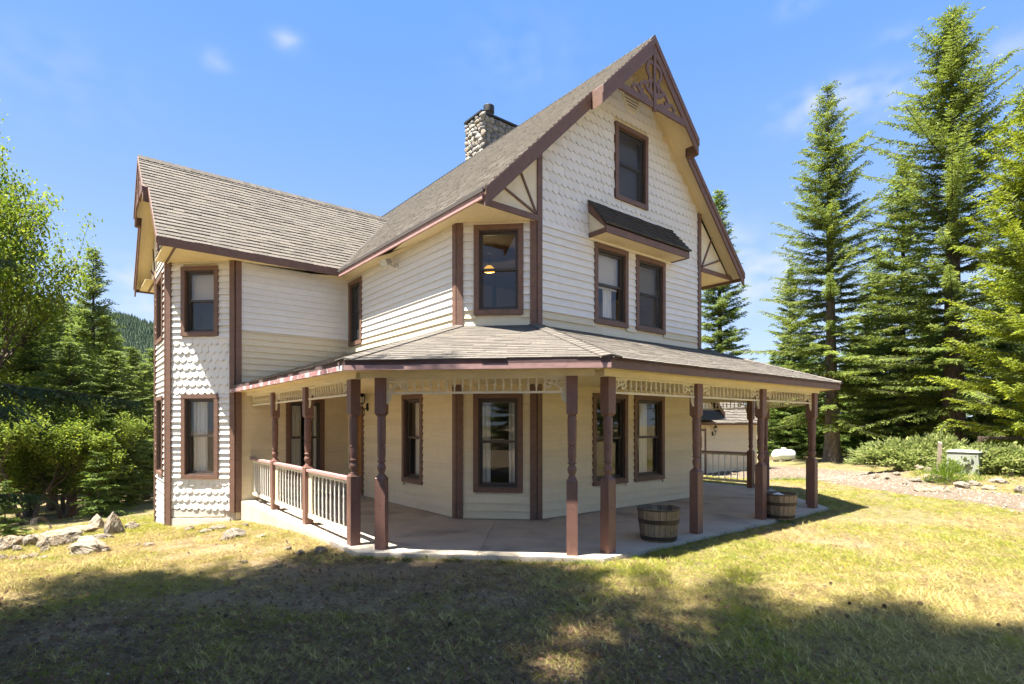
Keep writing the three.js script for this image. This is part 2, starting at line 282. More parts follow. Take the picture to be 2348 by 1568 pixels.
// one scalloped shingle, shared
function scallopGeo() {
  const w = TAB / 2 - 0.0006, pts = [[-w, ROW * 1.12], [-w, 0.066]]; for (let i = 1; i < 8; i++) { const a = Math.PI + i / 8 * Math.PI; pts.push([Math.cos(a) * w, 0.066 + Math.sin(a) * 0.066]); } pts.push([w, 0.066], [w, ROW * 1.12]);
  const m = new MB(), P = (p, o) => V(p[0], p[1], lerp(0.029, 0.013, p[1] / (ROW * 1.12)) + o);
  for (let i = 1; i < pts.length - 1; i++) m.tri(P(pts[0], 0), P(pts[i], 0), P(pts[i + 1], 0));
  for (let i = 0; i < pts.length - 1; i++) m.quad(P(pts[i], -0.012), P(pts[i + 1], -0.012), P(pts[i + 1], 0), P(pts[i], 0));
  return m.geo();
}
function plank(m, fr, u0, u1, y0, y1, c = 0) { // a lap board: tilted, its foot standing clear of the board below
  const P = (u, y, n) => fr.at(u, y, n);
  m.hexa([P(u0, y0, 0.042 + c), P(u1, y0, 0.042 + c), P(u1, y0, 0.029 + c), P(u0, y0, 0.029 + c), P(u0, y1, 0.012), P(u1, y1, 0.012), P(u1, y1, 0.001), P(u0, y1, 0.001)]);
}
const SCALLOP = scallopGeo();
const boards = [], scallops = [];   // {wall, matrix, mat, dist}
function inter(lo, hi, cuts) { let out = [[lo, hi]]; for (const [a, b] of cuts) out = out.flatMap(([l, h]) => (b <= l || a >= h) ? [[l, h]] : [[l, a], [b, h]].filter(([x, y]) => y - x > 0.03)); return out; }
function wall(name, fr, y0, outline, openings, zones, lim = () => [0, fr.len]) {
  const sh = new THREE.Shape(outline.map(([u, y]) => new THREE.Vector2(u, y)));
  for (const o of openings) { const h = new THREE.Path(); const c = 0.07; h.moveTo(o.u0 + c, o.y0 + c); h.lineTo(o.u0 + c, o.y1 - c); h.lineTo(o.u1 - c, o.y1 - c); h.lineTo(o.u1 - c, o.y0 + c); h.closePath(); sh.holes.push(h); }
  const g = new THREE.ExtrudeGeometry(sh, { depth: 0.1, bevelEnabled: false });
  const mtx = new THREE.Matrix4().makeBasis(fr.u, V(0, 1, 0), fr.n).setPosition(fr.at(0, 0, -0.1)); g.applyMatrix4(mtx);
  const w = part(house, name, g, M.cream[0]);
  for (const zn of zones) {
    if (zn.type === 'scallop') {
      let k = 0;
      for (let y = zn.y0; y < zn.y1 - 0.02; y += ROW, k++) {
        const [l0, h0] = lim(y + 0.02), [l1, h1] = lim(Math.min(zn.y1, y + ROW)); const lo = Math.max(l0, l1), hi = Math.min(h0, h1);
        for (let u = (k % 2 ? 0.5 : 0) * TAB + TAB / 2; u < fr.len; u += TAB) {
          if (u - TAB * 0.4 < lo || u + TAB * 0.4 > hi) continue;
          if (openings.some((o) => u > o.u0 + 0.02 && u < o.u1 - 0.02 && y + ROW * 0.6 > o.y0 && y + 0.05 < o.y1)) continue;
          if (rH() < (zn.miss ?? 0)) continue;
          const j = (rH() - 0.5) * (zn.rough ?? 0.006), m = new THREE.Matrix4().makeBasis(fr.u, V(0, 1, 0), fr.n).setPosition(fr.at(u + (rH() - 0.5) * 0.004, y + j, 0)).multiply(new THREE.Matrix4().makeRotationZ((rH() - 0.5) * (zn.rough ?? 0.006) * 3));
          m.multiply(new THREE.Matrix4().makeScale(1, Math.min(1, (zn.y1 - y) / (ROW * 1.0)), (zn.rough ?? 0) > 0.01 ? 1.3 + rH() * 0.45 : 1));
          scallops.push({ wall: w, m, mat: pick(zn.mats), d: fr.at(u, y).distanceTo(EYE) / (0.25 + Math.abs(fr.n.dot(fr.at(u, y).sub(EYE).normalize()))) });
        }
      }
    } else {
      for (let y = zn.y0; y < zn.y1 - 0.02; y += CL) {
        const yt = Math.min(zn.y1, y + CL), [l0, h0] = lim(y), [l1, h1] = lim(yt), cuts = openings.filter((o) => yt > o.y0 + 0.05 && y < o.y1 - 0.05).map((o) => [o.u0 + 0.04, o.u1 - 0.04]);
        for (const [a, b] of inter(Math.max(l0, l1), Math.min(h0, h1), cuts)) {
          const joints = [a]; if (b - a > 3.2 && rH() < 0.7) joints.push(lerp(a, b, 0.3 + rH() * 0.4)); joints.push(b);
          for (let q = 0; q < joints.length - 1; q++) {
            const m = mb(), c = (zn.rough ?? 0) * (rH() * 0.8 + 0.1), dy = (rH() - 0.5) * 0.006, e0 = q ? 0.0015 : 0;
            plank(m, fr, joints[q] + e0, joints[q + 1], y + dy + 0.001, Math.min(zn.y1 + 0.02, yt + 0.022), c);
            const c3 = fr.at((joints[q] + joints[q + 1]) / 2, y, 0).sub(EYE), d3 = c3.length(); boards.push({ w, m, mat: pick(zn.mats), s: (joints[q + 1] - joints[q]) * Math.max(0.02, -fr.n.dot(c3) / d3) / (d3 * d3) });
          }
        }
      }
    }
  }
  return w;
}
const seedC = rng(31);
function curtainSheet(fr, u0, u1, y0, y1, n, amp = 0.02, wave = 0.11) {
  const g = new THREE.PlaneGeometry(u1 - u0, y1 - y0, Math.max(8, Math.round((u1 - u0) / 0.015)), 6), p = g.attributes.position;
  for (let i = 0; i < p.count; i++) { const u = p.getX(i), y = p.getY(i); p.setZ(i, amp * Math.sin(u / wave * 6.283 + 0.5 * Math.sin(y * 2.1)) * (1 + 0.4 * Math.sin(u * 9))); }
  g.translate((u0 + u1) / 2, (y0 + y1) / 2, 0); g.applyMatrix4(new THREE.Matrix4().makeBasis(fr.u, V(0, 1, 0), fr.n).setPosition(fr.at(0, 0, n))); g.computeVertexNormals(); return g;
}
function windowUnit(parent, fr, o) {
  const w = group(parent, 'window'), { u0, u1, y0, y1 } = o, c = 0.092, P = fr === fBCham || fr === fBEnd ? 0.07 : 0.054;
  const m = mb(); // casing: head and sill run through, jambs between
  m.fbox(fr, u0, u1, y1 - c, y1, 0.0, P + 0.004); m.fbox(fr, u0, u1, y0, y0 + c, 0.0, P + 0.004); m.fbox(fr, u0, u0 + c, y0 + c, y1 - c, 0, P); m.fbox(fr, u1 - c, u1, y0 + c, y1 - c, 0, P);
  part(w, 'casing', m.geo(), M.trim);
  const a0 = u0 + c, a1 = u1 - c, b0 = y0 + c, b1 = y1 - c, ym = (b0 + b1) / 2 + 0.02, s = 0.045;
  const fr2 = mb(); fr2.fbox(fr, a0 - 0.015, a1 + 0.015, b1 - 0.03, b1 + 0.012, -0.1, 0.012); fr2.fbox(fr, a0 - 0.015, a1 + 0.015, b0 - 0.012, b0 + 0.03, -0.1, 0.02); fr2.fbox(fr, a0 - 0.015, a0 + 0.025, b0, b1, -0.098, 0.01); fr2.fbox(fr, a1 - 0.025, a1 + 0.015, b0, b1, -0.098, 0.01);
  part(w, 'frame', fr2.geo(), M.sash);
  for (const [p0, p1, n] of [[ym - 0.02, b1 - 0.03, -0.03], [b0 + 0.03, ym + 0.02, -0.062]]) {
    const q = mb(); q.fbox(fr, a0 + 0.026, a1 - 0.026, p1 - s, p1 - 0.001, n - 0.026, n); q.fbox(fr, a0 + 0.026, a1 - 0.026, p0, p0 + s, n - 0.026, n); q.fbox(fr, a0 + 0.026, a0 + 0.026 + s * 0.8, p0 + s, p1 - s, n - 0.026, n - 0.001); q.fbox(fr, a1 - 0.026 - s * 0.8, a1 - 0.026, p0 + s, p1 - s, n - 0.026, n - 0.001);
    part(w, 'sash', q.geo(), M.sash);
    const g = new MB(); const x0 = a0 + 0.03, x1 = a1 - 0.03; g.quad(fr.at(x0, p0 + 0.02, n - 0.014), fr.at(x1, p0 + 0.02, n - 0.014), fr.at(x1, p1 - 0.02, n - 0.014), fr.at(x0, p1 - 0.02, n - 0.014));
    part(w, 'pane', g.geo(), M.glass);
  }
  if (o.blind) part(w, 'blind', curtainSheet(fr, a0 + 0.02, a1 - 0.02, lerp(b1, b0, o.blind), b1, -0.15, 0.001, 0.5), o.blindMat ?? M.blind);
  if (o.curtain) for (const [s0, s1] of o.curtain) part(w, 'curtain', curtainSheet(fr, lerp(a0, a1, s0), lerp(a0, a1, s1), b0 - 0.1, b1, -0.2, 0.016, 0.085), M.curtain);
  if (o.screen) { const g = new MB(); g.quad(fr.at(a0, b0, -0.012), fr.at(a1, b0, -0.012), fr.at(a1, b1, -0.012), fr.at(a0, b1, -0.012)); part(w, 'insect_screen', g.geo(), M.insect); }
  return w;
}
M.insect = new THREE.MeshStandardMaterial({ color: new THREE.Color().setRGB(0.05, 0.05, 0.05), roughness: 0.8, transparent: true, opacity: 0.45, side: THREE.DoubleSide });
const rect = (w, y0, y1) => [[0, y0], [w, y0], [w, y1], [0, y1]];
const GF = (n, s) => Array.from({ length: n }, (_, i) => s + i * CL);
const zone = (y0, y1, mats, x = {}) => ({ y0, y1, mats, type: 'clap', ...x });
const storeys = (top = YS) => [zone(0.012, 2.5, M.cream), zone(3.312, 3.75, M.cream), zone(3.726, top, M.white)];
const openLeft = [{ u0: 2.93, u1: 3.77, y0: 0.5, y1: 2.3, curtain: [[0.05, 0.62]] }, { u0: 0.12, u1: 0.89, y0: 3.62, y1: 5.2, blind: 0.95, screen: true }];
const openCham = [{ u0: 0.29, u1: 1.18, y0: 0.48, y1: 2.25, curtain: [[0, 0.27], [0.74, 1]] }, { u0: 0.30, u1: 1.19, y0: 3.64, y1: 5.25 }];
const openGable = [{ u0: 2.08, u1: 3.12, y0: 6.23, y1: 7.78, blind: 1, blindMat: M.screen, screen: true }, { u0: 1.47, u1: 2.47, y0: 3.66, y1: 5.22, blind: 0.52, curtain: [[0.5, 0.8]] }, { u0: 2.73, u1: 3.73, y0: 3.66, y1: 5.22, blind: 0.45, screen: true }, { u0: 1.42, u1: 2.46, y0: 0.5, y1: 2.3 }, { u0: 2.67, u1: 3.7, y0: 0.5, y1: 2.3, curtain: [[0.42, 0.75]] }];
const openB = [{ u0: 1.06, u1: 1.96, y0: 0.42, y1: 2.3, curtain: [[0, 0.45], [0.85, 1]] }], openBC = [{ u0: 0.35, u1: 1.23, y0: 3.65, y1: 5.2, blind: 0.45 }, { u0: 0.35, u1: 1.23, y0: 0.48, y1: 2.36, curtain: [[0.05, 0.5]] }], openBE = [{ u0: 0.35, u1: 1.45, y0: 3.65, y1: 5.2 }, { u0: 0.35, u1: 1.45, y0: 0.48, y1: 2.36 }];
const doorHole = { u0: 0.2, u1: 0.99, y0: 0.0, y1: 2.12, door: true };
const wLeft = wall('wall', fLeft, 0, rect(fLeft.len, -0.3, YS + 0.1), [...openLeft, { ...doorHole, y0: -0.06 }], storeys());
const wCham = wall('wall', fCham, 0, rect(fCham.len, -0.3, YS + 0.1), openCham, storeys());
const gl = (y) => { const k = Math.max(0, RY - 0.13 - y); return [Math.max(0, RX - 6.44 - k), Math.min(fGable.len, RX - 6.44 + k)]; };
const wGable = wall('wall', fGable, 0, [[0, -0.3], [fGable.len, -0.3], [fGable.len, RY - 0.094 - (11.54 - RX)], [RX - 6.44, RY - 0.094], [0, RY - 0.094 - (RX - 6.44)]], openGable, [...storeys(5.37), { type: 'scallop', y0: 5.345, y1: 9.05, mats: M.white }], gl);
wall('wall', fChamR, 0, rect(fChamR.len, -0.3, YS + 0.1), [], []);
wall('wall', fRight, 0, rect(fRight.len, -0.9, YS + 0.1), [], []);
const wBF = wall('wall', fBFront, 0, rect(fBFront.len, -0.7, YS + 0.1), openB, [zone(0.012 - 3 * CL, 2.5, M.cream), zone(2.5 - 0.002, 3.79, M.cream), zone(3.79, YS, M.white)]);
const wBC = wall('wall', fBCham, 0, rect(fBCham.len, -1.1, YS + 0.1), openBC, [zone(3.6, YS, M.white, { rough: 0.02 }), { type: 'scallop', y0: 2.36, y1: 3.62, mats: M.white, rough: 0.02, miss: 0.01 }, zone(0.5, 2.37, M.white, { rough: 0.02 }), { type: 'scallop', y0: -0.21, y1: 0.51, mats: M.white, rough: 0.02, miss: 0.02 }]);
const wBE = wall('wall', fBEnd, 0, [[0, -1.6], [fBEnd.len, -1.6], [fBEnd.len, BY - 0.094 - 0.98], [0.98, BY - 0.094], [0, BY - 0.094 - 0.98]], openBE, [zone(-1.0, 6.9, M.white, { rough: 0.015 })]);
wall('wall', fBChamBack, 0, rect(fBChamBack.len, -1.6, YS + 0.1), [], [zone(-0.8, YS, M.white)]);
for (const [w, fr, list] of [[wLeft, fLeft, openLeft], [wCham, fCham, openCham], [wGable, fGable, openGable], [wBF, fBFront, openB], [wBC, fBCham, openBC], [wBE, fBEnd, openBE]]) for (const o of list) windowUnit(house, fr, o);
// back walls, floors and ceilings close the rooms
{
  const back = mb(); for (const [a, b, c, d] of [[12.54, -20.5, XL, -20.5], [XL, -20.5, XL, -17.54], [XL, -17.54, 2.86, -17.54]]) { const f = new Frame(a, b, c, d); back.fbox(f, 0, f.len, -1.6, YS + 0.1, -0.1, 0); }
  part(house, 'rear_wall', back.geo(), M.white[0]);
  const plan = [[XL + 0.1, -8.3], [6.46, -7.43], [11.5, -7.43], [12.43, -8.34], [12.43, -20.4], [XL + 0.1, -20.4], [XL + 0.1, -17.44], [2.9, -17.44], [XE + 0.1, -16.36], [XE + 0.1, -14.48], [2.92, -13.41], [XL + 0.1, -13.41]];
  for (const [nm, y0, y1] of [['floor_deck', -0.15, -0.02], ['upper_floor', 2.62, 2.9], ['attic_floor', 5.32, 5.4]]) {
    const g = new THREE.ExtrudeGeometry(new THREE.Shape(plan.map(([x, z]) => new THREE.Vector2(x, -z))), { depth: y1 - y0, bevelEnabled: false }); g.rotateX(-Math.PI / 2); g.translate(0, y0, 0); part(house, nm, g, M.interior);
  }
  const inner = mb(); inner.box(8.6, 8.72, -0.02, 5.3, -20.3, -11.5); inner.box(5.6, 12.4, 2.9, 5.3, -11.6, -11.5); inner.box(7, 12.4, -0.02, 2.6, -12.2, -12.1); inner.box(3.9, 4.0, 2.9, 5.3, -17.4, -13.45); part(house, 'inner_partition', inner.geo(), M.interior);
}
// the lap boards: the 300 that show largest are parts, the others one part
boards.sort((a, b) => b.s - a.s);
boards.slice(0, 300).forEach((b) => part(b.w, 'clapboard', b.m.geo(), b.mat));
{ const more = boards.slice(300), mats = [...new Set(more.map((b) => b.mat))]; if (more.length) stuff(part(house, 'clapboards', mergeGeometries(mats.map((k) => mergeGeometries(more.filter((b) => b.mat === k).map((b) => b.m.geo()))), true), mats)); }
// the scalloped shingles: the 300 that show largest are parts, the others one part
scallops.sort((a, b) => a.d - b.d);
const bH = V(-7, 0, 12), rest = [];
scallops.forEach((s, i) => {
  if (i < 300) { const m = new THREE.Mesh(SCALLOP, s.mat); m.name = 'scalloped_shingle'; s.m.premultiply(new THREE.Matrix4().makeTranslation(bH.x, bH.y, bH.z)); m.matrixAutoUpdate = true; s.m.decompose(m.position, m.quaternion, m.scale); m.castShadow = m.receiveShadow = true; s.wall.add(m); } else { const g = SCALLOP.clone(); g.applyMatrix4(s.m); rest.push(g); }
});
if (rest.length) stuff(part(wGable, 'scalloped_shingles', mergeGeometries(rest), M.white[1]));
// corner boards, belt and base boards
function cornerBoard(x, z, fa, fb, y0, y1, k = 0.052, name = 'corner_board') { // boards on both faces that meet at a corner
  const m = mb(), w = 0.105; if (fa) m.fbox(fa, fa.len - w, fa.len + 0.012, y0, y1, 0.0, k); if (fb) m.fbox(fb, -0.012, w, y0, y1, 0.0, k + 0.0025); return part(house, name, m.geo(), M.trim);
}
cornerBoard(XL, -8.32, fLeft, fCham, 0.01, YS); cornerBoard(6.44, ZG, fCham, null, 0.01, YS);
{ const m = mb(); m.fbox(fGable, -0.012, 0.1, 0.01, 6.62, 0, 0.056); part(house, 'corner_board', m.geo(), M.trim); }
{ const m = mb(); m.fbox(fGable, fGable.len - 0.1, fGable.len + 0.012, 0.01, 6.62, 0, 0.056); part(house, 'corner_board', m.geo(), M.trim); }
cornerBoard(2.86, ZI, fBCham, fBFront, -0.25, YS, 0.07); cornerBoard(XE, -14.44, fBEnd, fBCham, -0.75, YS + 0.02, 0.07); cornerBoard(XE, -16.4, fBChamBack, fBEnd, -1.3, YS, 0.07);
{ // weathered planks under the bay
  const y = [-0.21, -0.37, -0.40, -0.56, -0.58, -0.78, -0.98];
  for (const [a, b, t, u1] of [[-0.385, -0.225, 0.03, 1.36], [-0.58, -0.41, 0.05, 1.5], [-0.80, -0.60, 0.02, 1.5], [-1.0, -0.81, 0.02, 1.5]]) { const m = mb(); m.hexa([fBCham.at(0.1, a, t), fBCham.at(u1, a + 0.05, t), fBCham.at(u1, a + 0.05, -0.02), fBCham.at(0.1, a, -0.02), fBCham.at(0.1, b, t), fBCham.at(u1, b + 0.03, t), fBCham.at(u1, b + 0.03, -0.02), fBCham.at(0.1, b, -0.02)]); part(wBC, 'skirting_plank', m.geo(), M.oldWhite); }
  const f = mb(); f.fbox(fBCham, 1.3, 1.62, -0.6, -0.215, -0.08, 0.015); part(house, 'foundation_block', f.geo(), M.concrete);
  const f2 = mb(); f2.fbox(fBEnd, 0, 1.9, -1.6, -0.85, -0.05, 0.012); part(house, 'foundation_block', f2.geo(), M.concrete);
}
// ---- roofs
const SH_COL = [[0.130, 0.111, 0.089], [0.121, 0.103, 0.083], [0.140, 0.119, 0.095], [0.113, 0.097, 0.079], [0.135, 0.117, 0.096]];
const tint = (c, k) => c.map((x) => x * k);
function tabs(pt, aBot, aTop, step, range, r, widths = [0.2, 0.36], thick = 0.02) {   // rows of shingle tabs on a slope, from the eave up; pt(a, n, lift)
  const out = [], sgn = Math.sign(aTop - aBot); let k = 0;
  for (let a = aBot; (aTop - a) * sgn > 0.02; a += sgn * step, k++) {
    const a2 = Math.abs(aTop - a) < step * 1.1 ? aTop : a + sgn * step * 1.1, [l0, h0] = range(a), [l1, h1] = range(a2);
    let n = Math.min(l0, l1) - r() * 0.3;
    while (n < Math.max(h0, h1)) {
      const w = lerp(...widths, r()), e = n + w, g = 0.003;
      const A = clamp(n, l0, h0), B = clamp(e - g, l0, h0), C = clamp(e - g, l1, h1), D = clamp(n, l1, h1);
      if (B - A > 0.02 || C - D > 0.02) { const t = thick * (1 + r() * 0.7), d = (r() - 0.5) * 0.012 * sgn; out.push({ q: [pt(a + d, A, t), pt(a + d, B, t), pt(a2, C, 0.002), pt(a2, D, 0.002), pt(a + d, A, -0.005), pt(a + d, B, -0.005)], col: tint(pick(SH_COL, r), 0.94 + r() * 0.12) }); }
      n = e;
    }
  }
  return out;
}
function tabFaces(m, t) { const [a, b, c, d, e, f] = t.q; m.col = t.col; m.quad(a, b, c, d); m.quad(e, f, b, a); m.tri(e, a, d); m.tri(f, c, b); }
function layTabs(parent, list, nParts, name) {
  for (const t of list) { const c = t.q[0].clone().add(t.q[2]).multiplyScalar(0.5); t.d = c.distanceTo(EYE); const nn = t.q[1].clone().sub(t.q[0]).cross(t.q[3].clone().sub(t.q[0])).normalize(); t.d /= 0.05 + Math.abs(nn.dot(c.sub(EYE).normalize())); }
  list.sort((a, b) => a.d - b.d);
  const mrest = mb(true);
  list.forEach((t, i) => { if (i < nParts) { const m = mb(true); tabFaces(m, t); part(parent, name, m.geo(), M.shingle); } else tabFaces(mrest, t); });
  if (list.length > nParts) stuff(part(parent, name + 's', mrest.geo(), M.shingle));
}
const rS = rng(91);
function slab(m, P, s, a0, a1, n0, n1, t0, t1) { // a plate under a slope: offsets from the ridge a0..a1, depth n0..n1, lift t0 (low) .. t1
  const q = (a, n, t) => P(s, a, n, t);
  return m.hexa([q(a0, n1, t0), q(a1, n1, t0), q(a1, n0, t0), q(a0, n0, t0), q(a0, n1, t1), q(a1, n1, t1), q(a1, n0, t1), q(a0, n0, t1)]);
}
// front wing: n is measured out of the gable wall (towards +z)
const PA = (s, a, n, t) => V(RX + s * a, RY - a + t, ZG + n);
// side wing: n is measured out of its end wall (towards -x), s = +1 is the slope above the porch side
const PB = (s, a, n, t) => V(XE - n, BY - a + t, BZ + s * a);
const roofA = group(house, 'roof'), roofB = group(house, 'roof');
const O1 = 0.62, O2 = 0.35, KINK = 1.5, LEN = 13.4, B1 = 0.46, B2 = 0.35, BK = 1.0;
for (const s of [-1, 1]) {
  { const m = mb(); slab(m, PA, s, s > 0 ? 0.09 : 0.0, KINK, -LEN, O1 - 0.02, -0.09, -0.004); slab(m, PA, s, KINK, RW - 0.01, -LEN, O2 - 0.02, -0.09, -0.004); part(roofA, 'roof_deck', m.geo(), M.deck); }
  { const m = mb(); slab(m, PA, s, 0.1, KINK, 0.0, O1 - 0.03, -0.115, -0.091); slab(m, PA, s, KINK + 0.002, RW - 0.02, 0.0, O2 - 0.03, -0.115, -0.091); part(roofA, 'rake_soffit', m.geo(), M.soffit); }
}
for (const s of [-1, 1]) {
  { const m = mb(); slab(m, PB, s, s > 0 ? 0.09 : 0, BK, -6.4, B1 - 0.02, -0.09, -0.004); slab(m, PB, s, BK, BW - 0.01, -3.7, B2 - 0.02, -0.09, -0.004); part(roofB, 'roof_deck', m.geo(), M.deck); }
  { const m = mb(); slab(m, PB, s, 0.1, BK, 0.0, B1 - 0.03, -0.115, -0.091); slab(m, PB, s, BK + 0.002, BW - 0.02, 0.0, B2 - 0.03, -0.115, -0.091); part(roofB, 'rake_soffit', m.geo(), M.soffit); }
}
{ // shingles: both slopes of the front wing, both of the side wing; the valley is where the slopes meet
  const step = 0.098, valleyZ = (y) => BZ + (BY - y);         // side-wing slope height y is at this z
  const listA = [], listB = [];
  const rA = (s) => (a) => { const y = RY - a, o = a < KINK ? O1 : O2; let lo = -LEN; if (s < 0 && y < BY) lo = valleyZ(y) - ZG; return [lo, o + 0.02]; };
  listA.push(...tabs((a, n, t) => PA(-1, a, n, t), RW + 0.02, 0.01, step, rA(-1), rS), ...tabs((a, n, t) => PA(1, a, n, t), RW + 0.02, 0.01, step, rA(1), rS));
  const rB = (s) => (a) => { const y = BY - a, o = a < BK ? B1 : B2, xv = RX - (RY - y); return [-(xv - XE), o + 0.02]; };
  listB.push(...tabs((a, n, t) => PB(1, a, n, t), BW + 0.02, 0.01, step, rB(1), rS), ...tabs((a, n, t) => PB(-1, a, n, t), BW + 0.02, 0.01, step, rB(-1), rS));
  layTabs(roofA, listA, 0, 'roof_shingle'); layTabs(roofB, listB, 290, 'roof_shingle');
  // ridge caps and the valley flashing
  const cap = (P, n0, n1) => { const m = mb(true); for (let n = n1; n > n0; n -= 0.15) { m.col = tint(pick(SH_COL, rS), 0.6 + rS() * 0.25); for (const s of [-1, 1]) { const k = (a, q, t) => P(s, a, q, t); m.quad(k(0, n, 0.05), k(0.13, n, 0.045), k(0.13, n - 0.19, 0.028), k(0, n - 0.19, 0.03)); m.quad(k(0, n, 0.02), k(0.13, n, 0.02), k(0.13, n, 0.045), k(0, n, 0.05)); m.quad(k(0.13, n, 0.02), k(0.13, n - 0.19, 0.01), k(0.13, n - 0.19, 0.028), k(0.13, n, 0.045)); } } return m.geo(); };
  part(roofA, 'ridge_cap', cap(PA, -LEN, O1 + 0.02), M.shingle); part(roofB, 'ridge_cap', cap(PB, -(RX - (RY - BY) - XE) + 0.1, B1 + 0.02), M.shingle);
  const v = mb(); const y0 = BY - BW, top = V(RX - (RY - BY), BY, BZ), bot = V(RX - (RY - y0), y0, BZ + BW); v.bar(bot.add(V(0, 0.02, 0)), top.add(V(0, 0.02, 0)), 0.09, 0.012, V(-1, 1, 1)); part(roofB, 'valley_flashing', v.geo(), M.deck);
}
// barge boards along the rakes, fascias along the eaves
function barge(P, s, a0, a1, n, depth) { const m = mb(); slab(m, P, s, a0, a1, n, n + 0.035, -depth, -0.002); const b = mb(); slab(b, P, s, a0, a1, n + 0.035, n + 0.055, -depth * 0.42, 0.004); return [m.geo(), b.geo()]; }
for (const s of [-1, 1]) {
  for (const [P, k, w, o1, o2] of [[PA, KINK, RW, O1, O2], [PB, BK, BW, B1, B2]]) {
    const [g1, g2] = barge(P, s, s > 0 ? 0.0 : 0, k + 0.03, o1 - 0.02, 0.33); part(house, 'barge_board', g1, M.trim); part(house, 'shingle_mould', g2, M.trim);
    const [g3_, g4] = barge(P, s, k, w, o2 - 0.02, 0.30); part(house, 'barge_board', g3_, M.trim); part(house, 'shingle_mould', g4, M.trim);
    const e = mb(); e.hexa([P(s, k, o2, -0.34), P(s, k + 0.03, o2, -0.34), P(s, k + 0.03, o1 - 0.021, -0.34), P(s, k, o1 - 0.021, -0.34), P(s, k, o2, -0.003), P(s, k + 0.03, o2, -0.003), P(s, k + 0.03, o1 - 0.021, -0.003), P(s, k, o1 - 0.021, -0.003)]); part(house, 'rake_return', e.geo(), M.trim);
  }
}
{
  const m = mb(), xe = RX - RW, ye = RY - RW; m.box(xe - 0.035, xe, ye - 0.17, ye - 0.004, ZI + 0.38, ZG + O2 - 0.025); part(house, 'eave_fascia', m.geo(), M.trimPink);
  const m1 = mb(); m1.box(xe - 0.055, xe - 0.036, ye - 0.07, ye - 0.0, ZI + 0.38, ZG + O2 + 0.02); part(house, 'drip_board', m1.geo(), M.deck);
  const m2 = mb(); m2.box(RX + RW, RX + RW + 0.035, ye - 0.17, ye - 0.004, ZG - LEN, ZG + O2 - 0.025); part(house, 'eave_fascia', m2.geo(), M.trim);
  const yb = BY - BW, zb = BZ + BW; const m3 = mb(); m3.box(XE - B2, xe - 0.002, yb - 0.17, yb - 0.004, zb, zb + 0.035); part(house, 'eave_fascia', m3.geo(), M.trim);
  const m4 = mb(); m4.box(XE - B2, xe, yb - 0.17, yb - 0.004, BZ - BW - 0.035, BZ - BW); part(house, 'eave_fascia', m4.geo(), M.trim);
  // flat soffits under the eaves; a board has come away above the porch and leaves a gap
  const prismY = (pts, y0, y1, name) => { const q = mb(); q.prism(pts.map(([x, z]) => V(x, y0, z)), V(0, y1 - y0, 0)); part(house, name, q.geo(), M.soffit); };
  prismY([[xe, ZG - 0.02], [6.44, ZG - 0.02], [XL, -8.32], [XL, -9.2], [xe, -9.2]], YS, YS + 0.02, 'eave_soffit');
  prismY([[XL, -9.2], [XL, -12.92], [xe, -12.92], [xe, -11.6], [xe + 0.2, -10.6], [xe + 0.02, -9.2]], YS, YS + 0.02, 'eave_soffit');
  prismY([[XL, -12.92], [XL, ZI], [2.86, ZI], [XE, -14.44], [XE - B2 + 0.1, -14.44], [XE - B2 + 0.1, -12.92]], YS + 0.003, YS + 0.022, 'eave_soffit');
  prismY([[RX + RW, ZG - 0.02], [11.54, ZG - 0.02], [12.54, -8.32], [12.54, -20], [RX + RW, -20]], YS, YS + 0.02, 'eave_soffit');
  prismY([[XE - B2 + 0.1, -17.9], [XE - B2 + 0.1, -16.4], [XE, -16.4], [2.86, -17.54], [5, -17.54], [5, -17.9]], YS, YS + 0.02, 'eave_soffit');
}
{ // sunburst panels in the corners of the gables
  const sun1 = (P, wallU, s, halfW, n, ridgeY, yb) => { // P(offset from ridge, y, n)
    const inner = wallU, outer = halfW - 0.12, yi = ridgeY - inner - 0.3;
    const q = (a, y, o) => P(s * a, y, n + o);
    const pan = mb(); const tri3 = [q(inner, yb, 0), q(outer, yb, 0), q(inner, yi, 0)]; pan.prism(tri3, q(inner, yb, -0.02).sub(q(inner, yb, 0))); part(house, 'sunburst_panel', pan.geo(), M.creamTrim);
    const bt = mb(); const bar = (a0, y0, a1, y1, w, th) => { const A = q(a0, y0, th / 2), B = q(a1, y1, th / 2); bt.bar(A, B, th, w, V(0, 1, 0)); };
    bar(inner, yb + 0.05, outer + 0.1, yb + 0.05, 0.1, 0.04); part(house, 'sunburst_rail', bt.geo(), M.trim);
    for (const f of [0.33, 0.66]) { const m = mb(), ex = lerp(outer, inner, f), ey = lerp(yb, yi, f); m.bar(q(inner + 0.03, yb + 0.12, 0.014), q(ex, ey + 0.03, 0.014), 0.028, 0.035, V(0, 1, 0)); part(house, 'sunburst_ray', m.geo(), M.trim); }
  };
  const pA = (a, y, n) => V(RX + a, y, ZG + n), pB = (a, y, n) => V(XE - n, y, BZ + a);
  for (const s of [-1, 1]) { sun1(pA, RX - 6.44, s, RW, 0.03, RY, YS - 0.02); sun1(pB, 0.98, s, BW, 0.03, BY, YS - 0.02); }
}
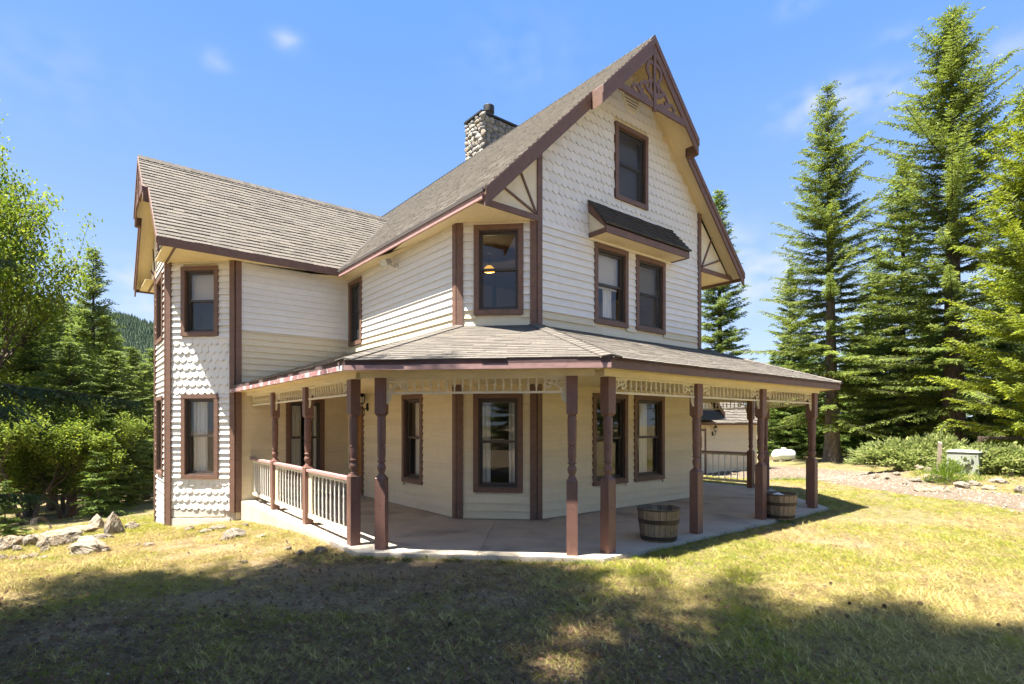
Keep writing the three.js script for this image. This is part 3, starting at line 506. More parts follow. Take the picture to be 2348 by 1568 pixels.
function ribbon(m, P, pts, w, n0, n1) { // a flat band of width w along 2-D points, between depths n0 and n1
  for (let i = 0; i < pts.length - 1; i++) {
    const dirAt = (k) => { const a = pts[Math.max(0, k - 1)], b = pts[Math.min(pts.length - 1, k + 1)], dx = b[0] - a[0], dy = b[1] - a[1], l = Math.hypot(dx, dy) || 1; return [-dy / l, dx / l]; };
    const wd = (k) => (typeof w === 'function' ? w(k / (pts.length - 1)) : w) / 2; const A = dirAt(i), B = dirAt(i + 1), a = pts[i], b = pts[i + 1], wa = wd(i), wb = wd(i + 1);
    const q = (p, d, s, k, n) => P(p[0] + d[0] * s * k, p[1] + d[1] * s * k, n);
    m.hexa([q(a, A, -1, wa, n1), q(b, B, -1, wb, n1), q(b, B, -1, wb, n0), q(a, A, -1, wa, n0), q(a, A, 1, wa, n1), q(b, B, 1, wb, n1), q(b, B, 1, wb, n0), q(a, A, 1, wa, n0)]);
  }
}
const spiral = (cx, cy, r0, r1, a0, a1, n = 12) => Array.from({ length: n + 1 }, (_, i) => { const t = i / n, r = lerp(r0, r1, t), a = lerp(a0, a1, t) * Math.PI / 180; return [cx + Math.cos(a) * r, cy + Math.sin(a) * r]; });
const curve = (pts, n = 14) => new THREE.SplineCurve(pts.map(([x, y]) => new THREE.Vector2(x, y))).getPoints(n).map((p) => [p.x, p.y]);
function gableTruss(P, k) { // collar beam, king post and scroll work; P(u from the ridge, y above the collar, depth)
  const t = group(house, 'gable_truss'), h = 1.31 * k;
  const a = mb(); ribbon(a, P, [[-1.3 * k, 0], [1.3 * k, 0]], 0.13, -0.02, 0.019); part(t, 'collar_beam', a.geo(), M.trim);
  const b = mb(); ribbon(b, P, [[0, -0.12], [0, 0.2], [0, h - 0.2]], 0.075, -0.018, 0.031); part(t, 'king_post', b.geo(), M.trim);
  for (const s of [-1, 1]) {
    const c = mb(), S = (l) => l.map(([x, y]) => [x * s * k, y * k]); const w = (q) => 0.085 * (1 - 0.45 * q);
    ribbon(c, P, S(curve([[0.02, 0.82], [0.17, 0.78], [0.22, 0.62], [0.14, 0.5], [0.2, 0.38], [0.33, 0.36]], 18)), w, -0.012, 0.018);
    ribbon(c, P, S(curve([[0.02, 0.5], [0.1, 0.42], [0.13, 0.26], [0.04, 0.12]], 12)), 0.06, -0.012, 0.018);
    ribbon(c, P, S(curve([[0.03, 0.22], [0.2, 0.24], [0.32, 0.34], [0.44, 0.24], [0.4, 0.14], [0.34, 0.2]], 18)), w, -0.013, 0.0175);
    ribbon(c, P, S(curve([[0.2, 0.06], [0.4, 0.1], [0.56, 0.2], [0.66, 0.12], [0.62, 0.05]], 14)), w, -0.011, 0.0185);
    part(t, 'scroll_work', c.geo(), M.trim);
  }
}
gableTruss((u, y, n) => V(RX + u, 8.0 + y, ZG + O1 - 0.01 + n), 1);
gableTruss((u, y, n) => V(XE - B1 + 0.01 - n, 7.0 + y, BZ + u), 0.68);
{ // gable vent
  const v = group(house, 'gable_vent'), m = mb(), P = (u, y, n) => V(RX + 0.03 + u, 8.40 + y, ZG + n), c = 0.27;
  const ring = [[-c, 0.16], [-c, -0.02], [-0.12, -0.24], [0.12, -0.24], [c, -0.02], [c, 0.16], [-c, 0.16]]; ribbon(m, P, ring, 0.05, 0, 0.045); part(v, 'vent_frame', m.geo(), M.creamTrim);
  const d = mb(); d.prism(ring.slice(0, 6).map(([x, y]) => P(x, y, 0.03)), V(0, 0, 0.004)); part(v, 'vent_back', d.geo(), M.deck);
  for (let i = 0; i < 6; i++) { const y = 0.13 - i * 0.062, hw = y > -0.02 ? 0.24 : 0.24 - (-0.02 - y) * 0.62, s = mb(); s.hexa([P(-hw, y - 0.03, 0.05), P(hw, y - 0.03, 0.05), P(hw, y - 0.03, 0.04), P(-hw, y - 0.03, 0.04), P(-hw, y + 0.012, 0.044), P(hw, y + 0.012, 0.044), P(hw, y + 0.012, 0.036), P(-hw, y + 0.012, 0.036)]); part(v, 'louver', s.geo(), M.creamTrim); }
}
{ // small shed roof over the paired windows
  const aw = group(house, 'window_hood'), x0 = 7.75, x1 = 10.42, p = 0.48, yb = 5.27, yt = 5.98, zf = ZG + p;
  const d = mb(); d.hexa([V(x0, yb + 0.13, zf), V(x1, yb + 0.13, zf), V(x1, yt - 0.02, ZG + 0.02), V(x0, yt - 0.02, ZG + 0.02), V(x0, yb + 0.16, zf), V(x1, yb + 0.16, zf), V(x1, yt + 0.01, ZG + 0.02), V(x0, yt + 0.01, ZG + 0.02)]); part(aw, 'roof_deck', d.geo(), M.deck);
  const pt = (a, n, t) => V(n, lerp(yb + 0.16, yt + 0.01, a) + t, lerp(zf + 0.02, ZG + 0.02, a) + t * 0.5), list = tabs(pt, -0.02, 0.99, 0.16, () => [x0 - 0.03, x1 + 0.03], rS);
  for (const t of list) t.col = t.col.map((x) => x * 0.42);
  layTabs(aw, list, 0, 'dark_shingle');
  const f = mb(); f.box(x0, x1, yb, yb + 0.15, zf - 0.03, zf); part(aw, 'hood_fascia', f.geo(), M.trim);
  const s = mb(); s.box(x0 + 0.03, x1 - 0.03, yb + 0.02, yb + 0.035, ZG + 0.03, zf - 0.031); part(aw, 'hood_soffit', s.geo(), M.soffit);
  for (const x of [x0, x1 - 0.03]) {
    const r = mb(); r.hexa([V(x, yb, zf - 0.032), V(x + 0.03, yb, zf - 0.032), V(x + 0.03, yb, ZG + 0.02), V(x, yb, ZG + 0.02), V(x, yb + 0.09, zf - 0.032), V(x + 0.03, yb + 0.09, zf - 0.032), V(x + 0.03, yb + 0.09, ZG + 0.02), V(x, yb + 0.09, ZG + 0.02)]); part(aw, 'hood_rail', r.geo(), M.trim);
    const k = mb(); k.hexa([V(x - 0.001, yb + 0.091, zf - 0.032), V(x + 0.031, yb + 0.091, zf - 0.032), V(x + 0.031, yt - 0.22, ZG + 0.02), V(x - 0.001, yt - 0.22, ZG + 0.02), V(x - 0.001, yb + 0.158, zf - 0.032), V(x + 0.031, yb + 0.158, zf - 0.032), V(x + 0.031, yt - 0.002, ZG + 0.02), V(x - 0.001, yt - 0.002, ZG + 0.02)]); part(aw, 'hood_rake', k.geo(), M.trim);
    const c = mb(); c.prism([V(x + 0.01, yb + 0.09, zf - 0.04), V(x + 0.01, yb + 0.09, ZG + 0.03), V(x + 0.01, yt - 0.18, ZG + 0.03)], V(0.012, 0, 0)); part(aw, 'hood_cheek', c.geo(), M.creamTrim);
  }
}
// ---- chimney of river stones behind the ridge
function lumpGeo(seed, flat = 0.75, rough = 0.22, det = 1) {
  const g = mergeVertices((() => { const q = new THREE.IcosahedronGeometry(1, det); q.deleteAttribute('uv'); q.deleteAttribute('normal'); return q; })(), 1e-4), p = g.attributes.position;
  for (let i = 0; i < p.count; i++) { const v = V(p.getX(i), p.getY(i), p.getZ(i)); const k = 1 + rough * 1.6 * N3(v.x * 1.3 + seed * 5.1, v.y * 1.3 + seed, v.z * 1.3) + rough * 0.6 * N3(v.x * 3 + seed, v.y * 3, v.z * 3 + seed); p.setXYZ(i, v.x * k, v.y * k * flat, v.z * k); }
  g.computeVertexNormals(); const uv = []; for (let i = 0; i < p.count; i++) uv.push(p.getX(i) + p.getZ(i) * 0.7, p.getY(i) + p.getZ(i) * 0.5); g.setAttribute('uv', new THREE.Float32BufferAttribute(uv, 2)); return g;
}
{
  const ch = group(house, 'chimney'), x0 = 9.05, x1 = 10.55, z0 = -13.42, z1 = -12.62, y0 = 7.6, y1 = 10.5;
  const core = mb(); core.box(x0 + 0.03, x1 - 0.03, y0, y1, z0 + 0.03, z1 - 0.03); part(ch, 'mortar_core', core.geo(), M.mortar);
  const cap = mb(); cap.box(x0 - 0.04, x1 + 0.04, y1, y1 + 0.05, z0 - 0.04, z1 + 0.04); part(ch, 'chimney_cap', cap.geo(), M.flue);
  const lumps = [0, 1, 2, 3, 4].map((s) => lumpGeo(s + 2, 0.95, 0.26, 2)), r = rng(404);
  const face = (len, put, axis) => { for (let y = y0 + 0.6; y < y1 - 0.06;) { const h = 0.11 + r() * 0.09; let u = -0.04 + r() * 0.06; while (u < len - 0.02) { const w = 0.11 + r() * 0.15; const c = put(u + w / 2, y + h / 2 + (r() - 0.5) * 0.05); const m = new THREE.Mesh(lumps[Math.floor(r() * 5)], pick(M.stone, r)); m.name = 'stone'; m.position.copy(c).add(bH); m.scale.set(axis ? w * 0.53 : 0.05 + r() * 0.025, h * 0.62, axis ? 0.05 + r() * 0.025 : w * 0.53); m.rotation.set(axis ? 0 : (r() - 0.5) * 0.7, (r() - 0.5) * 0.3, axis ? (r() - 0.5) * 0.7 : 0); m.castShadow = m.receiveShadow = true; ch.add(m); u += w; } y += h; } };
  face(z1 - z0, (u, y) => V(x0 + 0.03, y, z0 + u), false); face(x1 - x0, (u, y) => V(x0 + u, y, z1 - 0.03), true);
  const fl = new THREE.LatheGeometry([[0.0, 0.44], [0.155, 0.44], [0.16, 0.43], [0.16, 0.25], [0.15, 0.24], [0.13, 0.24], [0.13, 0.2], [0.11, 0.19], [0.11, 0]].map(([a, b]) => new THREE.Vector2(a, b)), 24); fl.translate(9.55, y1 + 0.05, -12.95); part(ch, 'flue_pipe', fl, M.flue);
  const fs = new THREE.CylinderGeometry(0.115, 0.115, 0.14, 20, 1, true); fs.translate(9.55, y1 + 0.13, -12.95); part(ch, 'flue_collar', fs, M.metalGrey);
}
// ---- front door beside the porch lantern
{
  const d = group(house, 'front_door'), { u0, u1, y0, y1 } = doorHole, c = 0.09, f = mb(); f.fbox(fLeft, u0, u1, y1 - c, y1, 0, 0.058); f.fbox(fLeft, u0, u0 + c, y0 + 0.01, y1 - c, 0, 0.055); f.fbox(fLeft, u1 - c, u1, y0 + 0.01, y1 - c, 0, 0.055); part(d, 'casing', f.geo(), M.trim);
  const l = mb(); l.fbox(fLeft, u0 + 0.07, u1 - 0.07, 0.02, y1 - 0.07, -0.07, -0.03); part(d, 'door_leaf', l.geo(), M.door);
  for (const [a, b] of [[0.15, 0.75], [0.9, 1.35]]) for (const k of [0, 1]) { const w = (u1 - u0 - 0.2) / 2, p = mb(); p.fbox(fLeft, u0 + 0.11 + k * (w + 0.01), u0 + 0.08 + (k + 1) * w, a, b, -0.03, -0.018); part(d, 'door_panel', p.geo(), M.door); }
  const g = mb(), P = (x, y, n) => fLeft.at((u0 + u1) / 2 + x, 1.62 + y, n); ribbon(g, P, spiral(0, 0, 0.2, 0.2, 0, 360, 20).map(([x, y]) => [x, y * 1.5]), 0.03, -0.03, -0.012); part(d, 'door_light_rim', g.geo(), M.door);
  const k = new THREE.SphereGeometry(0.03, 14, 10); const kp = fLeft.at(u1 - 0.14, 1.0, 0.01); k.translate(kp.x, kp.y, kp.z); part(d, 'door_knob', k, M.metalGrey);
}
{ // a lit ceiling lamp in the upstairs corner room
  const p = V(6.94, 5.0, -9.4), t = thing('ceiling_lamp', 'lit yellow ceiling lamp seen through the upstairs corner window', 'lamp', p);
  const rod = new THREE.CylinderGeometry(0.012, 0.012, 0.25, 10); rod.translate(p.x, p.y + 0.19, p.z); part(t, 'rod', rod, M.iron);
  const sh = new THREE.LatheGeometry([[0.125, -0.06], [0.105, 0.01], [0.05, 0.06], [0.015, 0.07]].map(([a, b]) => new THREE.Vector2(a, b)), 24); sh.translate(p.x, p.y, p.z); part(t, 'shade', sh, new THREE.MeshStandardMaterial({ color: new THREE.Color().setRGB(0.5, 0.32, 0.08), roughness: 0.6, emissive: new THREE.Color().setRGB(0.9, 0.5, 0.08), emissiveIntensity: 0.22, side: THREE.DoubleSide }));
  const L = new THREE.PointLight(new THREE.Color(1, 0.75, 0.4), 0.35, 0, 2); L.position.set(p.x, p.y - 0.14, p.z); L.castShadow = true; scene.add(L);
}
// ------------------------------------------------------------------ the wraparound porch
const porch = thing('porch', 'wraparound porch with brown turned posts, spindle frieze and low shingle roof', 'porch', V(6, 0, -7));
const bP = V(-6, 0, 7);
const PX0 = 3.15, PZ0 = -4.87, PXR = 14.17;
const rowLeft = [[3.12, -7.44], [3.16, -9.47], [3.19, -11.5], [3.2, -13.42]], rowCham = [[3.31, -6.95], [5.1, -5.09]], rowFront = [[5.55, PZ0], [7.6, PZ0], [9.63, PZ0], [11.75, PZ0]], rowChamR = [[12.2, -5.09], [13.99, -6.95]], rowRight = [[PXR, -7.44], [PXR, -9.47], [PXR, -11.5]];
// slab in panels, with saw cuts between them, on a footing
{
  const e = SLAB, d = 10.2 - e * 1.414, xl = PX0 - e, zf = PZ0 + e, xr = PXR + e, dr = 17.28 + e * 1.414 - 0.0;   // chamfers: x - z = d ; x + z = ...
  const k = (xs) => V(xs[0], 0, xs[1]);
  const slab_ = group(porch, 'slab');
  const cr = 7.06 + e * 1.414;    // front right chamfer line: x + z = cr  (12.2 - 5.09 = 7.11)
  const poly = (pts, name, mat, y0, y1, sh) => { const c = pts.reduce((a, p) => [a[0] + p[0] / pts.length, a[1] + p[1] / pts.length], [0, 0]); const q = mb(); q.prism(pts.map(([x, z]) => { const dx = c[0] - x, dz = c[1] - z, l = Math.hypot(dx, dz) || 1; return V(x + dx / l * sh, y0, z + dz / l * sh); }), V(0, y1 - y0, 0)); part(slab_, name, q.geo(), mat); };
  const A = [xl, xl - d], B = [d + zf, zf], mid = [(A[0] + B[0]) / 2, (A[1] + B[1]) / 2], wm = [5.94, -7.82];
  const L = [-13.28, -11.5, -9.5];
  poly([[xl, L[0]], [xl, L[1]], [XL, L[1]], [XL, L[0]]], 'slab_panel', M.concrete, -0.1, 0, 0.006);
  poly([[xl, L[1]], [xl, L[2]], [XL, L[2]], [XL, L[1]]], 'slab_panel', M.concrete, -0.1, 0, 0.006);
  poly([[xl, L[2]], A, mid, wm, [XL, -8.32], [XL, L[2]]], 'slab_panel', M.concrete, -0.1, 0, 0.006);
  poly([mid, B, [7.0, zf], [7.0, ZG], [6.44, ZG], wm], 'slab_panel', M.concrete, -0.1, 0, 0.006);
  poly([[7.0, zf], [9.63, zf], [9.63, ZG], [7.0, ZG]], 'slab_panel', M.concrete, -0.1, 0, 0.006);
  const Cc = [cr - zf, zf], D = [xr, cr - xr];
  poly([[9.63, zf], Cc, [11.54, ZG], [9.63, ZG]], 'slab_panel', M.concrete, -0.1, 0, 0.006);
  poly([Cc, D, [xr, -8.32], [12.54, -8.32], [11.54, ZG]], 'slab_panel', M.concrete, -0.1, 0, 0.006);
  poly([[xr, -8.32], [xr, -12], [12.54, -12], [12.54, -8.32]], 'slab_panel', M.concrete, -0.1, 0, 0.006);
  const foot = mb(); const outl = [[xl, L[0]], A, B, Cc, D, [xr, -12], [12.5, -12], [12.5, -8.34], [11.52, -7.36], [6.46, -7.36], [5.48, -8.34], [5.48, -13.28]];
  const g = new THREE.ExtrudeGeometry(new THREE.Shape(outl.map(([x, z]) => new THREE.Vector2(x, -z))), { depth: 0.9, bevelEnabled: false }); g.rotateX(-Math.PI / 2); g.translate(0, -0.915, 0); part(slab_, 'footing', g, M.concreteSide);
}
// posts: square base, turned shaft, square head
const postShape = (() => {
  const h = 2.322, b = 0.072, list = [], m = mb(), y1 = 0.96, y2 = 1.84, P = (x, y, z) => V(x, y, z);
  m.box(-b, b, 0, y1, -b, b); const c = 0.05, cone = (ya, ra, yb, rb) => m.hexa([P(-ra, ya, ra), P(ra, ya, ra), P(ra, ya, -ra), P(-ra, ya, -ra), P(-rb, yb, rb), P(rb, yb, rb), P(rb, yb, -rb), P(-rb, yb, -rb)]);
  cone(y1, b, y1 + 0.04, 0.045); m.box(-b, b, y2, h, -b, b); cone(y2 - 0.04, 0.045, y2, b);
  const pr = [[0.046, 0.99], [0.05, 1.0], [0.046, 1.015], [0.036, 1.03], [0.05, 1.07], [0.058, 1.10], [0.054, 1.13], [0.038, 1.165], [0.037, 1.175], [0.056, 1.185], [0.056, 1.2], [0.042, 1.21], [0.046, 1.23], [0.052, 1.28], [0.053, 1.36], [0.046, 1.37], [0.056, 1.38], [0.056, 1.395], [0.045, 1.405], [0.045, 1.415], [0.055, 1.425], [0.053, 1.44], [0.055, 1.5], [0.057, 1.62], [0.052, 1.63], [0.057, 1.64], [0.057, 1.69], [0.052, 1.70], [0.057, 1.71], [0.057, 1.75], [0.05, 1.77], [0.056, 1.785], [0.05, 1.80], [0.046, 1.82]];
  const l = new THREE.LatheGeometry(pr.map(([r, y]) => new THREE.Vector2(r * 1.06, y)), 20); const uv = l.attributes.uv; for (let i = 0; i < uv.count; i++) uv.setXY(i, uv.getX(i) * 0.34, uv.getY(i) * 0.84 + 1);
  return merge([m.geo(), l]);
})();
const allRows = [[rowLeft, 0], [rowCham, Math.PI / 4], [rowFront, 0], [rowChamR, -Math.PI / 4], [rowRight, 0]];
let firstPost = null; const rP = rng(55);
for (const [row, turn] of allRows) for (const [x, z] of row) {
  const m = new THREE.Mesh(postShape, M.trimPost); m.name = 'porch_post'; m.position.set(x + bP.x, 0.001, z + bP.z); m.rotation.y = turn + (Math.floor(rP() * 4)) * Math.PI / 2; m.castShadow = m.receiveShadow = true; porch.add(m);
}
// beams on the posts
function run(a, b, ext = 0) { const f = new Frame(a[0], a[1], b[0], b[1]); return f; }
const beamLines = [[[3.12, -13.28], [3.12, -7.2]], [[3.12, -7.16], [5.32, -4.9]], [[5.4, PZ0], [11.9, PZ0]], [[11.98, -4.9], [14.17, -7.12]], [[PXR, -7.2], [PXR, -12]]];
for (const [a, b] of beamLines) { const f = new Frame(a[0], a[1], b[0], b[1]), m = mb(); m.fbox(f, 0, f.len, 2.323, 2.404, -0.07, 0.07); part(porch, 'beam', m.geo(), M.creamTrim); }
// the roof: five slopes from the eaves up to the walls
const EV = 0.385, YE = 2.53, YW = 3.46;
{
  const xl = PX0 - EV, d = 10.2 - EV * 1.414, zf = PZ0 + EV, cr = 7.09 + EV * 1.414, xr = PXR + EV;
  const eave = [[xl, ZI + 0.02], [xl, xl - d], [d + zf, zf], [cr - zf, zf], [xr, cr - xr], [xr, -12.2]], wallC = [[XL, ZI + 0.02], [XL, -8.32], [6.44, ZG], [11.54, ZG], [12.54, -8.32], [12.54, -12.2]];
  const roof = group(porch, 'roof'), all = [];
  for (let i = 0; i < 5; i++) {
    const e0 = V(eave[i][0], YE, eave[i][1]), e1 = V(eave[i + 1][0], YE, eave[i + 1][1]), w0 = V(wallC[i][0], YW, wallC[i][1]), w1 = V(wallC[i + 1][0], YW, wallC[i + 1][1]);
    const u = e1.clone().sub(e0).normalize(), lenE = e1.distanceTo(e0), s0 = w0.clone().sub(e0).dot(u), s1 = w1.clone().sub(e0).dot(u), up = w0.clone().sub(e0).addScaledVector(u, -s0), n = u.clone().cross(up).normalize();
    const pt = (a, k, t) => e0.clone().addScaledVector(up, a).addScaledVector(u, k).addScaledVector(n, t), L = up.length();
    all.push(...tabs(pt, -0.012, 1, 0.135 / L, (a) => [lerp(0, s0, clamp(a, 0, 1)), lerp(lenE, s1, clamp(a, 0, 1))], rS, [0.2, 0.34], 0.006).map((t) => ({ ...t, seg: i })));
    const dk = mb(); dk.hexa([...[e0, e1, w1, w0].map((p) => p.clone().addScaledVector(n, -0.05)), ...[e0, e1, w1, w0].map((p) => p.clone().addScaledVector(n, -0.004))]); part(roof, 'roof_deck', dk.geo(), M.deck);
    // fascia under the shingle edge
    const f = new Frame(eave[i][0], eave[i][1], eave[i + 1][0], eave[i + 1][1]), fm = mb(); fm.fbox(f, 0.0, f.len, 2.39, i < 2 ? 2.455 : 2.515, -0.035, i < 2 ? 0.03 : -0.005); part(porch, 'fascia', fm.geo(), i === 0 ? M.trimPeel : i === 1 ? M.trimPink : M.trim);
    const fd = mb(); fd.fbox(f, 0, f.len, i < 2 ? 2.456 : 2.49, 2.522, -0.03, 0.014); part(porch, 'drip_board', fd.geo(), M.dripEdge);
    // flat ceiling between wall and fascia
    const c = mb(); const q = (p, y) => V(p.x, y, p.z); c.hexa([q(e0, 2.405), q(e1, 2.405), q(w1, 2.405), q(w0, 2.405), q(e0, 2.42), q(e1, 2.42), q(w1, 2.42), q(w0, 2.42)].map((p, j) => p.addScaledVector(f.n, (j % 4) < 2 ? -0.036 : 0.0))); part(porch, 'ceiling', c.geo(), M.soffit);
    if (i > 0) { const hp = mb(true), A = e0.clone().add(V(0, 0.022, 0)), B = w0.clone().add(V(0, 0.022, 0)), H = A.distanceTo(B), dd = B.clone().sub(A).normalize(), sd = dd.clone().cross(V(0, 1, 0)).normalize(); for (let t = -0.02; t < H; t += 0.15) { hp.col = tint(pick(SH_COL, rS), 0.85 + rS() * 0.3); for (const s of [-1, 1]) { const Q = (k, w, l) => A.clone().addScaledVector(dd, k).addScaledVector(sd, w * s).add(V(0, l - Math.abs(w) * 0.16, 0)); const t2 = Math.min(H, t + 0.19); hp.quad(Q(t, 0, 0.016), Q(t, 0.14, 0.012), Q(t2, 0.14, 0.004), Q(t2, 0, 0.006)); hp.quad(Q(t, 0, 0), Q(t, 0.14, -0.005), Q(t, 0.14, 0.012), Q(t, 0, 0.016)); hp.quad(Q(t, 0.14, -0.02), Q(t2, 0.14, -0.03), Q(t2, 0.14, 0.004), Q(t, 0.14, 0.012)); } } part(roof, 'hip_cap', hp.geo(), M.shingle); }
  }
  layTabs(roof, all, 290, 'roof_shingle');
}
// frieze of turned spindles with fretwork brackets under the beams
const spindle = (() => { const p = [[0.009, 0], [0.009, 0.02], [0.013, 0.03], [0.009, 0.045], [0.012, 0.06], [0.02, 0.085], [0.018, 0.1], [0.01, 0.125], [0.013, 0.14], [0.009, 0.155], [0.009, 0.185]]; const l = new THREE.LatheGeometry(p.map(([r, y]) => new THREE.Vector2(r, y)), 8); return l; })();
const bracket = (() => { const m = new MB(), P = (x, y, n) => V(x, y, n), w = (t) => 0.026 * (1 - 0.5 * t), n0 = -0.012, n1 = 0.012;
  ribbon(m, P, [[0.008, 0], [0.008, -0.33]], 0.018, n0, n1); ribbon(m, P, [[0, -0.008], [0.3, -0.008]], 0.018, n0 + 0.001, n1 - 0.001);
  ribbon(m, P, curve([[0.01, -0.31], [0.05, -0.25], [0.06, -0.16], [0.12, -0.09], [0.22, -0.06], [0.28, -0.01]], 16), w, n0 + 0.002, n1 - 0.002);
  ribbon(m, P, curve([[0.08, -0.13], [0.02, -0.12], [0.03, -0.06], [0.08, -0.05], [0.075, -0.09]], 12), w, n0 + 0.003, n1 - 0.003);
  ribbon(m, P, curve([[0.14, -0.085], [0.12, -0.03], [0.17, -0.015], [0.2, -0.05], [0.17, -0.06]], 12), w, n0 + 0.0025, n1 - 0.0025);
  ribbon(m, P, curve([[0.055, -0.2], [0.015, -0.2], [0.02, -0.26], [0.055, -0.24]], 10), w, n0 + 0.0035, n1 - 0.0035);
  ribbon(m, P, curve([[0.22, -0.06], [0.2, -0.11], [0.25, -0.12], [0.26, -0.08]], 10), w, n0 + 0.0015, n1 - 0.0015);
  return m.geo(); })();
function frieze(a, b, spacing = 0.112) {
  const f = new Frame(a[0], a[1], b[0], b[1]), t = group(porch, 'frieze'), u0 = 0.075, u1 = f.len - 0.075, yb = 2.105;
  const m = mb(); m.fbox(f, u0, u1, yb, yb + 0.028, -0.02, 0.02); part(t, 'frieze_rail', m.geo(), M.creamTrim);
  const h = mb(); h.fbox(f, u0, u1, 2.302, 2.322, -0.02, 0.02); part(t, 'frieze_rail', h.geo(), M.creamTrim);
  const n = Math.round((u1 - u0 - 0.56) / spacing);
  for (let i = 0; i <= n; i++) { const s = new THREE.Mesh(spindle, M.creamTrim); s.name = 'spindle'; s.position.copy(f.at(lerp(u0 + 0.28, u1 - 0.28, i / n), yb + 0.024, 0)).add(bP); s.castShadow = s.receiveShadow = true; t.add(s); }
  for (const s of [0, 1]) { const k = new THREE.Mesh(bracket, M.creamTrim); k.name = 'bracket'; k.applyMatrix4(new THREE.Matrix4().makeBasis(f.u.clone().multiplyScalar(s ? -1 : 1), V(0, 1, 0), f.n.clone().multiplyScalar(s ? -1 : 1)).setPosition(f.at(s ? u1 : u0, 2.30, 0.0).add(bP))); k.castShadow = k.receiveShadow = true; t.add(k); }
}
for (let i = 0; i < 3; i++) frieze(rowLeft[i + 1], rowLeft[i]);
frieze(rowCham[0], rowCham[1]); for (let i = 0; i < 3; i++) frieze(rowFront[i], rowFront[i + 1]);
frieze(rowChamR[0], rowChamR[1]); frieze(rowRight[0], rowRight[1]); frieze(rowRight[1], rowRight[2]);
// railings
const baluster = (() => { const p = [[0.013, 0.0], [0.013, 0.1], [0.017, 0.12], [0.012, 0.14], [0.015, 0.3], [0.012, 0.42], [0.017, 0.45], [0.012, 0.48], [0.013, 0.66]]; return new THREE.LatheGeometry(p.map(([r, y]) => new THREE.Vector2(r, y)), 8); })();
function railing(a, b, plank) {
  const f = new Frame(a[0], a[1], b[0], b[1]), t = group(porch, 'railing'), u0 = 0.074, u1 = f.len - 0.074;
  const c = mb(); c.fbox(f, u0, u1, 0.9, 0.94, -0.055, 0.055); part(t, 'handrail', c.geo(), M.trimPink);
  const s = mb(); s.fbox(f, u0, u1, 0.845, 0.899, -0.022, 0.022); part(t, 'top_rail', s.geo(), M.creamTrim);
  const r = mb(); r.fbox(f, u0, u1, 0.12, 0.185, -0.025, 0.025); part(t, 'bottom_rail', r.geo(), M.creamTrim);
  const n = 9; for (let i = 0; i < n; i++) { const q = new THREE.Mesh(baluster, M.white[0]); q.name = 'baluster'; q.position.copy(f.at(lerp(u0 + 0.3, u1 - 0.12, i / (n - 1)), 0.185, 0)).add(bP); q.castShadow = q.receiveShadow = true; t.add(q); }
  const e = mb(); e.fbox(f, u0, u0 + 0.16, 0.186, 0.844, -0.015, 0.015); part(t, 'end_plank', e.geo(), M.creamTrim);
}
for (let i = 0; i < 3; i++) railing(rowLeft[i + 1], rowLeft[i]);
railing(rowRight[1], rowRight[0]);
